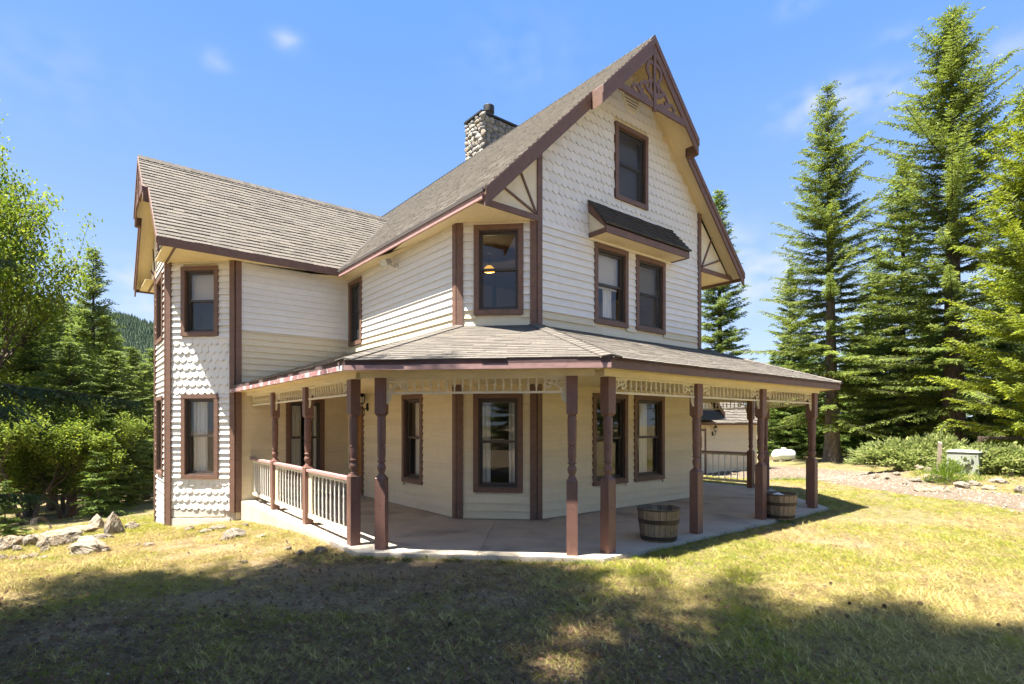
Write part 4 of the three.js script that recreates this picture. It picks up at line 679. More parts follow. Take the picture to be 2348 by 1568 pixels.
// ------------------------------------------------------------------ garage behind the porch
{
  const z = -13.9, y0 = -0.72, ye = 1.72, x0 = 17.5, x1 = 27.0, g = thing('garage', 'cream clapboard garage with brown door frame behind the porch', 'garage', V(22, y0, -17)), r = rng(8);
  const fG = new Frame(x0, z, x1, z), fS = new Frame(x1, z, x1, -21), d0 = 21.35, d1 = 22.42;
  const w = part(g, 'wall', (() => { const m = mb(); m.fbox(fG, 0, fG.len, y0 - 0.3, ye, -0.1, 0); return m.geo(); })(), M.cream[0]);
  for (let y = y0 + 0.16; y < ye - 0.02; y += 0.145) for (const [a, b] of [[0, d0 - x0 + 0.04], [d1 - x0 - 0.04, fG.len]]) { const m = mb(); plank(m, fG, a, b, y, Math.min(ye, y + 0.165)); part(w, 'clapboard', m.geo(), pick(M.cream, r)); }
  const b = mb(); b.fbox(fG, 0, fG.len, y0 - 0.3, y0 + 0.16, 0, 0.03); part(g, 'foundation', b.geo(), M.concreteSide);
  const s = part(g, 'wall', (() => { const m = mb(); m.fbox(fS, 0, fS.len, y0 - 0.3, ye, -0.1, 0); m.prism([V(x1, ye, z), V(x1, ye, -21), V(x1, ye + 2.9, (z - 21) / 2)], V(-0.1, 0, 0)); return m.geo(); })(), M.cream[1]);
  const bk = mb(); bk.box(x0, x1, y0 - 0.3, ye, -21.1, -21); bk.box(x0 - 0.1, x0, y0 - 0.3, ye, -21, z); part(g, 'wall', bk.geo(), M.cream[2]);
  const cb = mb(); cb.fbox(fG, fG.len - 0.1, fG.len + 0.01, y0, ye, 0.0, 0.04); part(g, 'corner_board', cb.geo(), M.creamTrim);
  // roof
  const roof = group(g, 'roof'), zr = (z - 21) / 2, o = 0.4, ey = ye + 0.05, P = (a, n, t) => V(n, ey + a * 2.95 + t * 0.77, lerp(z + o, zr, a) + t * 0.64);
  const dk = mb(); dk.hexa([P(0, x0, -0.1), P(0, x1 + 0.4, -0.1), P(1, x1 + 0.4, -0.1), P(1, x0, -0.1), P(0, x0, -0.01), P(0, x1 + 0.4, -0.01), P(1, x1 + 0.4, -0.01), P(1, x0, -0.01)]); dk.hexa([V(x0, ey - 0.1, -21.4), V(x0, ey + 2.85, zr), V(x1 + 0.4, ey + 2.85, zr), V(x1 + 0.4, ey - 0.1, -21.4), V(x0, ey, -21.4), V(x0, ey + 2.95, zr), V(x1 + 0.4, ey + 2.95, zr), V(x1 + 0.4, ey, -21.4)]); part(roof, 'roof_deck', dk.geo(), M.deck);
  layTabs(roof, tabs(P, -0.01, 1, 0.045, () => [x0, x1 + 0.42], r, [0.25, 0.42]), 0, 'roof_shingle');
  const fa = mb(); fa.box(x0, x1 + 0.4, ye - 0.07, ye + 0.075, z + o, z + o + 0.03); part(g, 'fascia', fa.geo(), M.trim);
  const so = mb(); so.box(x0, x1 + 0.4, ye - 0.02, ye, z, z + o - 0.002); part(g, 'eave_soffit', so.geo(), M.soffit);
  // little gabled hood over the door
  const xc = 20.9, hw = 1.5, gy = ye + 0.45, zf = z + 0.95, hd = group(g, 'door_gable');
  for (const sg of [-1, 1]) { const q = mb(), A = (k, zz, t) => V(xc + sg * hw * k, gy + (1 - k) * 1.25 + t, zz); q.hexa([A(0, zf, -0.1), A(1, zf, -0.1), A(1, z - 1.6, -0.1), A(0, z - 1.6, -0.1), A(0, zf, 0), A(1, zf, 0), A(1, z - 1.6, 0), A(0, z - 1.6, 0)]); part(hd, 'gable_slope', q.geo(), M.darkRoof); const k = mb(); k.hexa([A(0, zf + 0.03, -0.2), A(1, zf + 0.03, -0.2), A(1, zf, -0.2), A(0, zf, -0.2), A(0, zf + 0.03, 0.02), A(1, zf + 0.03, 0.02), A(1, zf, 0.02), A(0, zf, 0.02)]); part(hd, 'barge_board', k.geo(), M.trim); }
  const gp = mb(); gp.prism([V(xc - hw + 0.15, gy - 0.02, zf - 0.25), V(xc + hw - 0.15, gy - 0.02, zf - 0.25), V(xc, gy + 1.1, zf - 0.25)], V(0, 0, -0.05)); part(hd, 'gable_panel', gp.geo(), M.creamTrim);
  const sk = mb(); sk.hexa([V(xc - hw, gy - 0.28, zf + 0.1), V(xc + hw, gy - 0.28, zf + 0.1), V(xc + hw, gy - 0.28, zf - 0.3), V(xc - hw, gy - 0.28, zf - 0.3), V(xc - hw + 0.2, gy + 0.12, zf - 0.1), V(xc + hw - 0.2, gy + 0.12, zf - 0.1), V(xc + hw - 0.2, gy + 0.12, zf - 0.3), V(xc - hw + 0.2, gy + 0.12, zf - 0.3)]); part(hd, 'skirt_roof', sk.geo(), M.darkRoof);
  // door
  const dr = group(g, 'side_door'), c = mb(), ux = (x) => x - x0; c.fbox(fG, ux(d0), ux(d1), y0 + 2.1, y0 + 2.2, 0, 0.058); c.fbox(fG, ux(d1) - 0.1, ux(d1), y0 + 0.02, y0 + 2.1, 0, 0.055); c.fbox(fG, ux(d0), ux(d0) + 0.1, y0 + 0.02, y0 + 2.1, 0, 0.055); part(dr, 'casing', c.geo(), M.trim);
  const lf = mb(); lf.fbox(fG, ux(d0) + 0.1, ux(d1) - 0.1, y0 + 0.05, y0 + 2.1, 0.001, 0.02); part(dr, 'door_leaf', lf.geo(), M.creamTrim);
  const gl2 = mb(); gl2.fbox(fG, ux(d0) + 0.3, ux(d1) - 0.3, y0 + 1.35, y0 + 1.85, 0.021, 0.026); part(dr, 'door_light', gl2.geo(), M.door);
}
// ------------------------------------------------------------------ wall lanterns, floodlight
function lantern(p, nrm, label, k = 1) {
  const t = thing('wall_lantern', label, 'lantern', p, 'black wall lanterns'); t.rotation.y = Math.atan2(nrm.x, nrm.z); t.scale.setScalar(k);
  const add = (n, g, m) => { const q = new THREE.Mesh(g, m); q.name = n; q.castShadow = q.receiveShadow = true; t.add(q); return q; };
  const bp = new THREE.CylinderGeometry(0.05, 0.055, 0.02, 18); bp.rotateX(Math.PI / 2); bp.scale(0.9, 1.6, 1); bp.translate(0, -0.05, 0.01); add('back_plate', bp, M.iron);
  const arm = new THREE.TubeGeometry(new THREE.CatmullRomCurve3([V(0, -0.05, 0.01), V(0, -0.1, 0.07), V(0, -0.06, 0.13), V(0, 0.0, 0.13)]), 18, 0.009, 7); add('arm', arm, M.iron);
  const tail = new THREE.TubeGeometry(new THREE.CatmullRomCurve3([V(0, -0.08, 0.06), V(0, -0.16, 0.08), V(0, -0.2, 0.07), V(0, -0.24, 0.09)]), 14, 0.006, 6); add('scroll', tail, M.iron);
  const cup = new THREE.LatheGeometry([[0.0, 0], [0.03, 0], [0.045, 0.02], [0.05, 0.03]].map(([a, b]) => new THREE.Vector2(a, b)), 6); cup.translate(0, 0, 0.13); add('cup', cup, M.iron);
  const gl = new THREE.CylinderGeometry(0.07, 0.045, 0.14, 6, 1, true); gl.translate(0, 0.1, 0.13); add('lantern_glass', gl, M.lampGlass);
  for (let i = 0; i < 6; i++) { const a = i / 6 * 6.283, m = new MB(); m.bar(V(Math.sin(a) * 0.048, 0.028, 0.13 + Math.cos(a) * 0.048), V(Math.sin(a) * 0.073, 0.172, 0.13 + Math.cos(a) * 0.073), 0.008, 0.008); add('lantern_rib', m.geo(), M.iron); }
  const cp = new THREE.LatheGeometry([[0.085, 0.168], [0.075, 0.185], [0.04, 0.225], [0.02, 0.245], [0.012, 0.27], [0.017, 0.28], [0.0, 0.3]].map(([a, b]) => new THREE.Vector2(a, b)), 6); cp.translate(0, 0, 0.13); add('lantern_cap', cp, M.iron);
  return t;
}
lantern(V(XL - 0.03, 2.15, -12.08), V(-1, 0, 0), 'black wall lantern beside the wooden front door', 1.1);
lantern(V(22.95, 1.32, -13.87), V(0, 0, 1), 'black wall lantern on the cream garage wall', 1.25);
{
  const p = V(XL - 0.03, 5.02, -10.62), t = thing('flood_light', 'grey swivel floodlight under the eave of the sunlit wall', 'floodlight', p);
  const b = new THREE.CylinderGeometry(0.055, 0.06, 0.035, 18); b.rotateZ(Math.PI / 2); b.translate(p.x - 0.01, p.y, p.z); part(t, 'mounting_box', b, M.white[0]);
  const a = new THREE.TubeGeometry(new THREE.CatmullRomCurve3([p.clone().add(V(-0.02, 0, 0)), p.clone().add(V(-0.09, 0.02, -0.02)), p.clone().add(V(-0.13, 0.06, -0.05))]), 12, 0.016, 8); part(t, 'swivel_arm', a, M.metalGrey);
  const m = new MB(); const c = p.clone().add(V(-0.2, 0.1, -0.08)), K = (x, y, z) => V(x, y, z).applyEuler(new THREE.Euler(0, 0.2, 0.5)).add(c);
  m.hexa([K(-0.09, -0.07, 0.11), K(0.07, -0.045, 0.085), K(0.07, -0.045, -0.085), K(-0.09, -0.07, -0.11), K(-0.09, 0.07, 0.11), K(0.07, 0.045, 0.085), K(0.07, 0.045, -0.085), K(-0.09, 0.07, -0.11)]); part(t, 'lamp_housing', m.geo(), M.metalGrey);
  const g = new MB(); g.quad(K(-0.092, -0.058, -0.097), K(-0.092, -0.058, 0.097), K(-0.092, 0.058, 0.097), K(-0.092, 0.058, -0.097)); part(t, 'lamp_lens', g.geo(), M.lampGlass);
}
// ------------------------------------------------------------------ half barrels
function barrel(x, z, k, label) {
  const t = thing('half_barrel', label, 'barrel', V(x, 0.001, z), 'half barrel planters on the porch'), n = 22, H = 0.46 * k, R = (y) => (0.245 + 0.055 * Math.pow(y, 0.8)) * k, r = rng(Math.floor(x * 100));
  const add = (nm, g, m) => { const q = new THREE.Mesh(g, m); q.name = nm; q.castShadow = q.receiveShadow = true; t.add(q); };
  for (let i = 0; i < n; i++) { const a0 = i / n * 6.283 + 0.012, a1 = (i + 1) / n * 6.283 - 0.012, m = mb(), top = H + (r() - 0.5) * 0.012; for (let j = 0; j < 4; j++) { const ya = j / 4, yb = (j + 1) / 4, p = (a, y, o) => V(Math.sin(a) * (R(y) - o), y * top, Math.cos(a) * (R(y) - o)); m.quad(p(a0, ya, 0), p(a1, ya, 0), p(a1, yb, 0), p(a0, yb, 0)); m.quad(p(a1, ya, 0.022), p(a0, ya, 0.022), p(a0, yb, 0.022), p(a1, yb, 0.022)); m.quad(p(a0, ya, 0.022), p(a0, ya, 0), p(a0, yb, 0), p(a0, yb, 0.022)); m.quad(p(a1, ya, 0), p(a1, ya, 0.022), p(a1, yb, 0.022), p(a1, yb, 0)); if (j === 3) m.quad(p(a0, 1, 0), p(a1, 1, 0), p(a1, 1, 0.022), p(a0, 1, 0.022)); } add('stave', m.geo(), pick(M.stave, r)); }
  for (const [y0, y1] of [[0.05, 0.17], [0.55, 0.68], [0.95, 0.985]]) { const l = new THREE.LatheGeometry([[R(y0) + 0.001, y0 * H], [R(y0) + 0.005, y0 * H], [R(y1) + 0.005, y1 * H], [R(y1) + 0.001, y1 * H]].map(([a, b]) => new THREE.Vector2(a, b)), 40); add('hoop', l, M.hoop); }
  const s = new THREE.CircleGeometry(R(0.6) - 0.02, 28); s.rotateX(-Math.PI / 2); s.translate(0, H * 0.55, 0); add('potting_soil', s, M.soilDark);
  return t;
}
{ const a = onGround(1516, 1236); barrel(6.75, -4.95, 1.03, 'empty weathered half barrel on the slab by the paired windows'); const t = barrel(10.02, -4.72, 0.98, 'weathered half barrel with a white paper inside between the posts'); const p = new MB(); p.hexa([V(-0.1, 0.40, 0.06), V(0.08, 0.41, 0.06), V(0.07, 0.45, -0.06), V(-0.1, 0.43, -0.08), V(-0.1, 0.404, 0.06), V(0.08, 0.414, 0.06), V(0.07, 0.454, -0.06), V(-0.1, 0.434, -0.08)]); const q = solo('paper_sheet', p.geo(), M.white[0], 'white paper sheet lying in the barrel', 'paper'); q.position.copy(t.position).add(V(0, 0.0, 0)); }
// ------------------------------------------------------------------ rocks
function rockGeo(seed, flat, peak = 0) {
  const g = mergeVertices((() => { const q = new THREE.IcosahedronGeometry(1, 6); q.deleteAttribute('uv'); q.deleteAttribute('normal'); return q; })(), 1e-4), p = g.attributes.position, r = rng(seed * 97 + 3);
  const planes = Array.from({ length: 11 }, () => { const n = V(r() - 0.5, r() - 0.35, r() - 0.5).normalize(); return [n, 0.62 + r() * 0.3]; });
  for (let i = 0; i < p.count; i++) { const v = V(p.getX(i), p.getY(i), p.getZ(i)); for (const [n, d] of planes) { const k = v.dot(n); if (k > d) v.addScaledVector(n, d - k); } v.multiplyScalar(1 + 0.4 * fbm(v.x * 1.1 + seed, v.y * 1.1, v.z * 1.1, 4)); const tp = peak ? 1 - peak * 0.55 * (v.y + 0.6) : 1; p.setXYZ(i, v.x * tp, v.y * flat, v.z * tp); }
  const h = g.toNonIndexed(); h.computeVertexNormals(); const q = h.attributes.position, uv = []; for (let i = 0; i < q.count; i++) uv.push(q.getX(i) * 0.5 + q.getZ(i) * 0.35, q.getY(i) * 0.5 + q.getZ(i) * 0.3); h.setAttribute('uv', new THREE.Float32BufferAttribute(uv, 2)); return h;
}
const ROCKS = [0, 1, 2, 3, 4, 5, 6]  .map((s) => rockGeo(s + 1, 0.75)), PEAK = rockGeo(9, 1.0, 0.6), rR = rng(1234);
function rock(px, py, w, h, label, grp, depthOf, sink = 0.16) { // px, py: where its foot stands; w, h in photo pixels
  const p = onGround(px, py), dist = p.clone().sub(EYE).dot(FWD), k = dist / 1260, m = new THREE.Mesh(ROCKS[Math.floor(rR() * 7)], pick(M.rock, rR)); m.name = numbered('rock');
  m.scale.set(w * k / 1.7, h * k / 1.0, w * k / 1.7 * (0.65 + rR() * 0.3)); m.rotation.y = rR() * 6.28; m.position.set(p.x, p.y + h * k * (0.5 - sink), p.z); m.castShadow = m.receiveShadow = true; scene.add(m); tag(m, label, 'rock', grp); return m;
}
rock(262, 1225, 40, 46, 'tall pointed tan boulder standing at the lawn edge', null, 0, 0.12).geometry = PEAK; rock(222, 1212, 40, 34, 'square brown boulder beside the pointed boulder'); rock(202, 1268, 80, 36, 'broad slanting boulder lying alone in the lawn', null, 0, 0.15);
rock(236, 1238, 38, 16, 'low rusty brown rock between the large boulders'); rock(140, 1236, 66, 24, 'long flat pale slab in the rock border'); rock(185, 1222, 60, 20, 'long low slab against the square boulder'); rock(300, 1213, 30, 16, 'grey rock just behind the pointed boulder');
{ const L = 'small pale rock in the border at the edge of the woods', G = 'border rocks by the woods'; for (const [x, y, w, h] of [[28, 1252, 34, 18], [48, 1246, 22, 14], [66, 1250, 28, 18], [84, 1246, 26, 16], [98, 1252, 22, 16], [112, 1236, 22, 14], [178, 1238, 14, 10], [200, 1238, 18, 10], [15, 1260, 26, 12], [104, 1262, 16, 8], [168, 1256, 24, 8], [130, 1250, 30, 16], [155, 1246, 26, 15], [8, 1252, 26, 15], [40, 1262, 20, 10]]) rock(x, y + 3, w * 1.1, h * 1.5, L, G, 0, 0.1); }
{ const L = 'small half buried stone in the sunny lawn below the bay', G = 'stones in the sloping lawn'; for (const [x, y, w, h] of [[5, 1283, 18, 9], [30, 1284, 16, 8], [55, 1283, 24, 8], [78, 1280, 20, 9], [102, 1282, 20, 6], [340, 1251, 22, 6], [316, 1252, 16, 6], [435, 1217, 18, 9], [470, 1222, 24, 8], [500, 1215, 30, 10], [540, 1232, 44, 16], [515, 1240, 26, 9], [563, 1208, 14, 7], [600, 1232, 20, 6], [455, 1195, 26, 7], [480, 1192, 30, 6], [660, 1262, 18, 8], [690, 1272, 22, 9], [735, 1268, 30, 12], [640, 1300, 16, 6], [560, 1290, 14, 5]]) rock(x, y, w, h * 1.3, w > 22 ? 'broad flat stone half buried in the sunny lawn below the bay' : L, G); }
{ const L = 'pale flat rock on the weedy bank beside the driveway', G = 'rocks on the bank'; for (const [x, y, w, h] of [[2062, 1078, 26, 10], [2085, 1076, 20, 9], [2110, 1078, 24, 9], [2130, 1082, 20, 9], [2010, 1098, 20, 8], [2030, 1100, 24, 8], [2100, 1106, 24, 10], [2140, 1104, 40, 14], [2165, 1102, 24, 11], [2075, 1112, 18, 7], [2125, 1128, 44, 14], [2150, 1127, 24, 9], [2205, 1118, 34, 12], [2180, 1130, 30, 9], [2230, 1112, 30, 8], [2290, 1107, 34, 9], [2265, 1122, 26, 9], [2310, 1090, 24, 8], [2340, 1130, 26, 14], [2000, 1088, 16, 6], [2055, 1090, 18, 7]]) rock(x, y, w, h * 1.3, w > 28 ? 'long pale slab of rock on the weedy bank by the driveway' : L, G); }
// ------------------------------------------------------------------ propane tank, utility box, stake, fence rail, wire coil
{
  const p = atDepth(1797, 33), t = thing('gas_tank', 'white domed gas tank lying at the edge of the drive', 'gas tank', p); t.rotation.y = -0.5;
  const add = (nm, g, m) => { const q = new THREE.Mesh(g, m); q.name = nm; q.castShadow = q.receiveShadow = true; t.add(q); return q; };
  const b = new THREE.CapsuleGeometry(0.33, 0.85, 10, 28); b.rotateZ(Math.PI / 2); b.translate(0, 0.38, 0); add('tank_body', b, M.tank); const d = new THREE.CylinderGeometry(0.14, 0.16, 0.14, 18); d.translate(0.0, 0.74, 0); add('valve_dome', d, M.tank); for (const s of [-1, 1]) { const f = new THREE.BoxGeometry(0.16, 0.2, 0.6); f.translate(s * 0.4, 0.05, 0); add('tank_foot', f, M.concreteSide); }
}
{
  const p = onGround(2217, 1082); const t = thing('utility_box', 'pale green utility box between the shrubs on the bank', 'utility box', p); t.rotation.y = YAW - 1.15 + 0.2;
  const add = (nm, g, m) => { const q = new THREE.Mesh(g, m); q.name = nm; q.castShadow = q.receiveShadow = true; t.add(q); return q; }; const m = new MB(); m.hexa([V(-0.44, -0.1, 0.4), V(0.44, -0.1, 0.4), V(0.44, -0.1, -0.4), V(-0.44, -0.1, -0.4), V(-0.4, 0.6, 0.36), V(0.4, 0.6, 0.36), V(0.4, 0.6, -0.36), V(-0.4, 0.6, -0.36)]); add('box_body', m.geo(), M.utility);
  const l = new MB(); l.hexa([V(-0.43, 0.601, 0.39), V(0.43, 0.601, 0.39), V(0.43, 0.601, -0.39), V(-0.43, 0.601, -0.39), V(-0.38, 0.655, 0.33), V(0.38, 0.655, 0.33), V(0.38, 0.655, -0.33), V(-0.38, 0.655, -0.33)]); add('box_lid', l.geo(), M.utility);
}
{ const p = onGround(2152, 1080), m = new MB(); m.hexa([V(-0.05, -0.2, 0.05), V(0.05, -0.2, 0.05), V(0.05, -0.2, -0.05), V(-0.05, -0.2, -0.05), V(-0.08, 0.86, 0.07), V(0.0, 0.9, 0.07), V(0.0, 0.92, -0.02), V(-0.08, 0.87, -0.02)]); const q = solo('wooden_stake', m.geo(), M.oldWood, 'weathered wooden stake leaning by the utility box', 'stake'); q.position.copy(p); q.rotation.y = 0.5; }
{
  const a = atDepth(2243, 25), b = atDepth(2420, 22.5), t = thing('rail_fence', 'dark wooden rail fence in the shade behind the shrubs', 'fence', a.clone()); a.y = b.y = 1.05;
  const r = mb(); r.bar(a.clone(), b.clone(), 0.1, 0.2); part(t, 'rail', r.geo(), M.bark); for (const k of [0.02, 0.5, 0.98]) { const p = a.clone().lerp(b, k), m = mb(); m.box(p.x - 0.09, p.x + 0.09, gh(p.x, p.z) - 0.2, 0.949, p.z - 0.09, p.z + 0.09); part(t, 'post', m.geo(), M.bark); }
}
{ const p = onGround(98, 1214), t = thing('wire_coil', 'coil of grey fence wire lying by the border rocks', 'wire', p), r = rng(3); for (let i = 0; i < 9; i++) { const g = new THREE.TorusGeometry(0.27 - i * 0.008, 0.004, 5, 40); g.rotateX(-0.85 + r() * 0.12 + i * 0.05); g.rotateY(1.0); g.translate(p.x + (r() - 0.5) * 0.06, p.y + 0.1 + i * 0.008, p.z + i * 0.012); part(t, 'wire_loop', g, M.hoop); } }
// ------------------------------------------------------------------ trees
class Leaves { // many small kite-shaped faces with a colour each
  constructor() { this.p = []; this.c = []; }
  kite(a, d, up, len, wid, col) { // from a along d
    let sx = d.y * up.z - d.z * up.y, sy = d.z * up.x - d.x * up.z, sz = d.x * up.y - d.y * up.x; const l = Math.hypot(sx, sy, sz) || 1, w = wid / 2 / l; sx *= w; sy *= w; sz *= w;
    const mx = a.x + d.x * len * 0.42, my = a.y + d.y * len * 0.42, mz = a.z + d.z * len * 0.42, ex = a.x + d.x * len, ey = a.y + d.y * len, ez = a.z + d.z * len;
    this.p.push(a.x, a.y, a.z, mx + sx, my + sy, mz + sz, ex, ey, ez, a.x, a.y, a.z, ex, ey, ez, mx - sx, my - sy, mz - sz); for (let i = 0; i < 6; i++) this.c.push(col[0], col[1], col[2]);
  }
  geo() { const g = new THREE.BufferGeometry(); g.setAttribute('position', new THREE.Float32BufferAttribute(this.p, 3)); g.setAttribute('color', new THREE.Float32BufferAttribute(this.c, 3)); g.computeVertexNormals(); return g; }
}
const mixc = (a, b, t) => [lerp(a[0], b[0], t), lerp(a[1], b[1], t), lerp(a[2], b[2], t)];
function limb(pts, r0, r1, sides = 7) { // tapered bent limb
  const cv = new THREE.CatmullRomCurve3(pts), n = Math.max(4, pts.length * 3), g = new THREE.TubeGeometry(cv, n, 1, sides, false), p = g.attributes.position, c = V(0, 0, 0);
  for (let i = 0; i <= n; i++) { cv.getPointAt(i / n, c); const r = lerp(r0, r1, i / n); for (let j = 0; j <= sides; j++) { const k = i * (sides + 1) + j; p.setXYZ(k, c.x + (p.getX(k) - c.x) * r, c.y + (p.getY(k) - c.y) * r, c.z + (p.getZ(k) - c.z) * r); } }
  g.computeVertexNormals(); const uv = g.attributes.uv, len = cv.getLength(); for (let i = 0; i < uv.count; i++) uv.setXY(i, uv.getY(i) * r0 * 6, uv.getX(i) * len); return g;
}
function coniferParts(seed, o) {
  const r = rng(seed), L = new Leaves(), { h, rad, base } = o, wood = [], K = o.kite ?? 1, twigStep = o.step ?? 0.135, cols = o.cols;
  const lean = V((r() - 0.5) * 0.02 * h, 0, (r() - 0.5) * 0.02 * h), tr = o.trunk ?? h * 0.017;
  const trunk = limb([V(0, -0.4, 0), V(0, h * 0.03, 0), lean.clone().multiplyScalar(0.3).setY(h * 0.35), lean.clone().multiplyScalar(0.7).setY(h * 0.7), lean.clone().setY(h * 0.985)], tr * 1.15, 0.012, 10);
  { const p = trunk.attributes.position; for (let i = 0; i < p.count; i++) { const y = p.getY(i), f = 1 + 0.45 * Math.exp(-Math.max(0, y) / (tr * 2.2)); p.setX(i, p.getX(i) * f); p.setZ(i, p.getZ(i) * f); } trunk.computeVertexNormals(); }
  const up = V(0, 1, 0), d = V(0, 0, 0), q = V(0, 0, 0), sd = V(0, 0, 0);
  let y = base, az = r() * 6.28;
  while (y < Math.min(h * 0.985, o.stop ?? 1e9)) {
    const t = (y - base) / (h - base), n = Math.max(3, Math.round((o.per ?? 5) * (1 - 0.3 * t) + r() * 1.2));
    for (let b = 0; b < n; b++) {
      az += 2.399 + (r() - 0.5) * 0.7;
      let len = rad * (o.prof ? o.prof(t) : Math.pow(1 - t, o.pow ?? 0.8)) * (0.62 + r() * 0.5) * lerp(o.low ?? 0.7, 1, sstep(0, 0.14, t)) * (1 + (o.ragged ?? 0.15) * N3(az * 1.2, y * 0.6, seed)); if (len < 0.12) len = 0.12 + r() * 0.08;
      if (r() < (o.gap ?? 0.06)) continue;
      const dx = Math.cos(az), dz = Math.sin(az), rise = lerp(o.rise0 ?? -0.05, o.rise1 ?? 0.75, t) + (r() - 0.5) * 0.22, droop = (o.droop ?? 0.32) * (1 - t * 0.8), bc = mixc(cols[0], cols[1], r()), fade = o.tips ?? 0.35;
      const by = y + (r() - 0.5) * (o.jit ?? 0.7) * (1 - t * 0.7), cx = lean.x * (y / h), cz = lean.z * (y / h);
      const at = (s, out) => out.set(cx + dx * len * s, by + len * (rise * s - droop * s * s + (o.tipUp ?? 0.16) * s * s * s), cz + dz * len * s);
      if (len > 0.8) { const a = at(0, V(0, 0, 0)), m = at(0.5, V(0, 0, 0)), e = at(0.95, V(0, 0, 0)); wood.push([a, m, e, Math.min(0.05, 0.012 + len * 0.009) * (o.woodK ?? 1)]); }
      const ns = Math.max(2, Math.round(len / twigStep));
      for (let i = 0; i <= ns; i++) {
        const s = lerp(o.bare ?? 0.14, 1, i / ns); at(s, q); at(Math.min(1, s + 0.05), d).sub(q); if (d.lengthSq() < 1e-8) d.set(dx, 0, dz); d.normalize(); sd.set(-dz, 0, dx);
        for (const g of i === ns ? [0] : [-1, 1]) {
          const tl = (g ? (0.16 + 0.36 * Math.sin(Math.PI * Math.min(1, 0.2 + s * 0.8)) * Math.min(1, len / 1.8)) * (0.7 + r() * 0.6) : 0.3) * K ** 0.5, sw = 0.75 + r() * 0.4;
          const td = V(d.x * 0.75 + sd.x * g * sw, d.y * 0.75 - 0.10 - r() * (o.hang ?? 0.22) + (r() - 0.5) * 0.45, d.z * 0.75 + sd.z * g * sw).normalize();
          const nb = Math.max(2, Math.round(tl / (0.11 * K))), tu = V((r() - 0.5) * 2.4, 1, (r() - 0.5) * 2.4).normalize();
          const ts = V(td.y * tu.z - td.z * tu.y, td.z * tu.x - td.x * tu.z, td.x * tu.y - td.y * tu.x).normalize();
          for (let k = 0; k < nb; k++) {
            const f = k / nb, a = V(q.x + td.x * tl * f, q.y + td.y * tl * f, q.z + td.z * tl * f), young = r() < fade * (0.35 + f * 0.65) * (0.3 + s * 0.7);
            const c0 = young ? mixc(cols[1], cols[2], 0.3 + r() * 0.7) : bc, v = 0.75 + r() * 0.5, c = [c0[0] * v, c0[1] * v, c0[2] * v];
            if (k === nb - 1) L.kite(a, td, tu, 0.22 * K * (0.8 + r() * 0.5), 0.085 * K, c);
            else for (const g2 of [-1, 1]) L.kite(a, V(td.x * 0.8 + ts.x * g2 * 0.75 + (r() - 0.5) * 0.2, td.y * 0.8 + ts.y * g2 * 0.75 + (r() - 0.6) * 0.3, td.z * 0.8 + ts.z * g2 * 0.75 + (r() - 0.5) * 0.2).normalize(), V(tu.x + (r() - 0.5) * 1.2, tu.y, tu.z + (r() - 0.5) * 1.2).normalize(), 0.2 * K * (0.7 + r() * 0.6), 0.08 * K, c);
          }
        }
      }
    }
    y += lerp(o.gap0 ?? 0.5, 0.2, t) * (0.75 + r() * 0.5) * (o.whorl ?? 1);
  }
  if (o.dead) for (let i = 0; i < o.dead; i++) { const yy = lerp(0.8, base + 1, r()), a = r() * 6.28, l = 0.5 + r() * 1.2; wood.push([V(0, yy, 0), V(Math.cos(a) * l * 0.5, yy - 0.05 * l, Math.sin(a) * l * 0.5), V(Math.cos(a) * l, yy - 0.3 * l, Math.sin(a) * l), 0.014]); }
  const wg = new MB(); for (const [a, m, e, w] of wood) { wg.bar(a, m, w, w); wg.bar(m, e, w * 0.6, w * 0.6); }
  return { trunk, crown: L.geo(), boughs: wg.geo() };
}
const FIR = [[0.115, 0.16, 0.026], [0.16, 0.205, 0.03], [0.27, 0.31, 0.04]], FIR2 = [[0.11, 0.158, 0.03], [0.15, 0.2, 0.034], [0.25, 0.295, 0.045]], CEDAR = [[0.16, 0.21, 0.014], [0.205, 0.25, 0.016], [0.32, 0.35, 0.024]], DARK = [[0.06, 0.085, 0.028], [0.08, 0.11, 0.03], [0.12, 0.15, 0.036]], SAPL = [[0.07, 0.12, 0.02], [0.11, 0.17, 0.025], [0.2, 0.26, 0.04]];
function plantTree(name, parts, label, p, group_, { sc = 1, turn = 0, bark = M.bark, leaf = M.needle, sy } = {}) {
  const t = thing(name, label, 'tree', p, group_); t.rotation.y = turn; t.scale.set(sc, sy ?? sc, sc); t._base = null;
  const add = (n, g, m) => { const q = new THREE.Mesh(g, m); q.name = n; q.castShadow = q.receiveShadow = true; t.add(q); return q; };
  add('trunk', parts.trunk, bark); const c = add('crown', parts.crown, leaf); if (parts.boughs) add('boughs', parts.boughs, bark); return t;
}
const cA = coniferParts(1, { h: 23, rad: 5.0, base: 2.4, kite: 0.8, step: 0.13, cols: FIR, trunk: 0.36, gap0: 0.56, per: 7, ragged: 0.9, gap: 0.14, pow: 0.82, bare: 0.08, hang: 0.5, tips: 0.5 });
const cB = coniferParts(2, { h: 25, rad: 6.6, base: 1.2, kite: 0.85, step: 0.145, cols: FIR, trunk: 0.5, gap0: 0.58, per: 7, ragged: 0.9, gap: 0.12, pow: 0.78, bare: 0.08, hang: 0.5, tips: 0.5 });
const cC = coniferParts(3, { h: 14, rad: 3.6, base: 0.5, cols: CEDAR, trunk: 0.3, per: 7, gap: 0.0, pow: 0.5, rise0: 0.1, rise1: 0.9, droop: 0.2, tips: 0.5, hang: 0.6, kite: 0.7, step: 0.11 });
const cD = coniferParts(4, { h: 15, rad: 2.6, base: 1.0, cols: FIR2, trunk: 0.2, gap0: 0.46, per: 6, gap: 0.12, ragged: 0.8, dead: 14, tips: 0.5 });
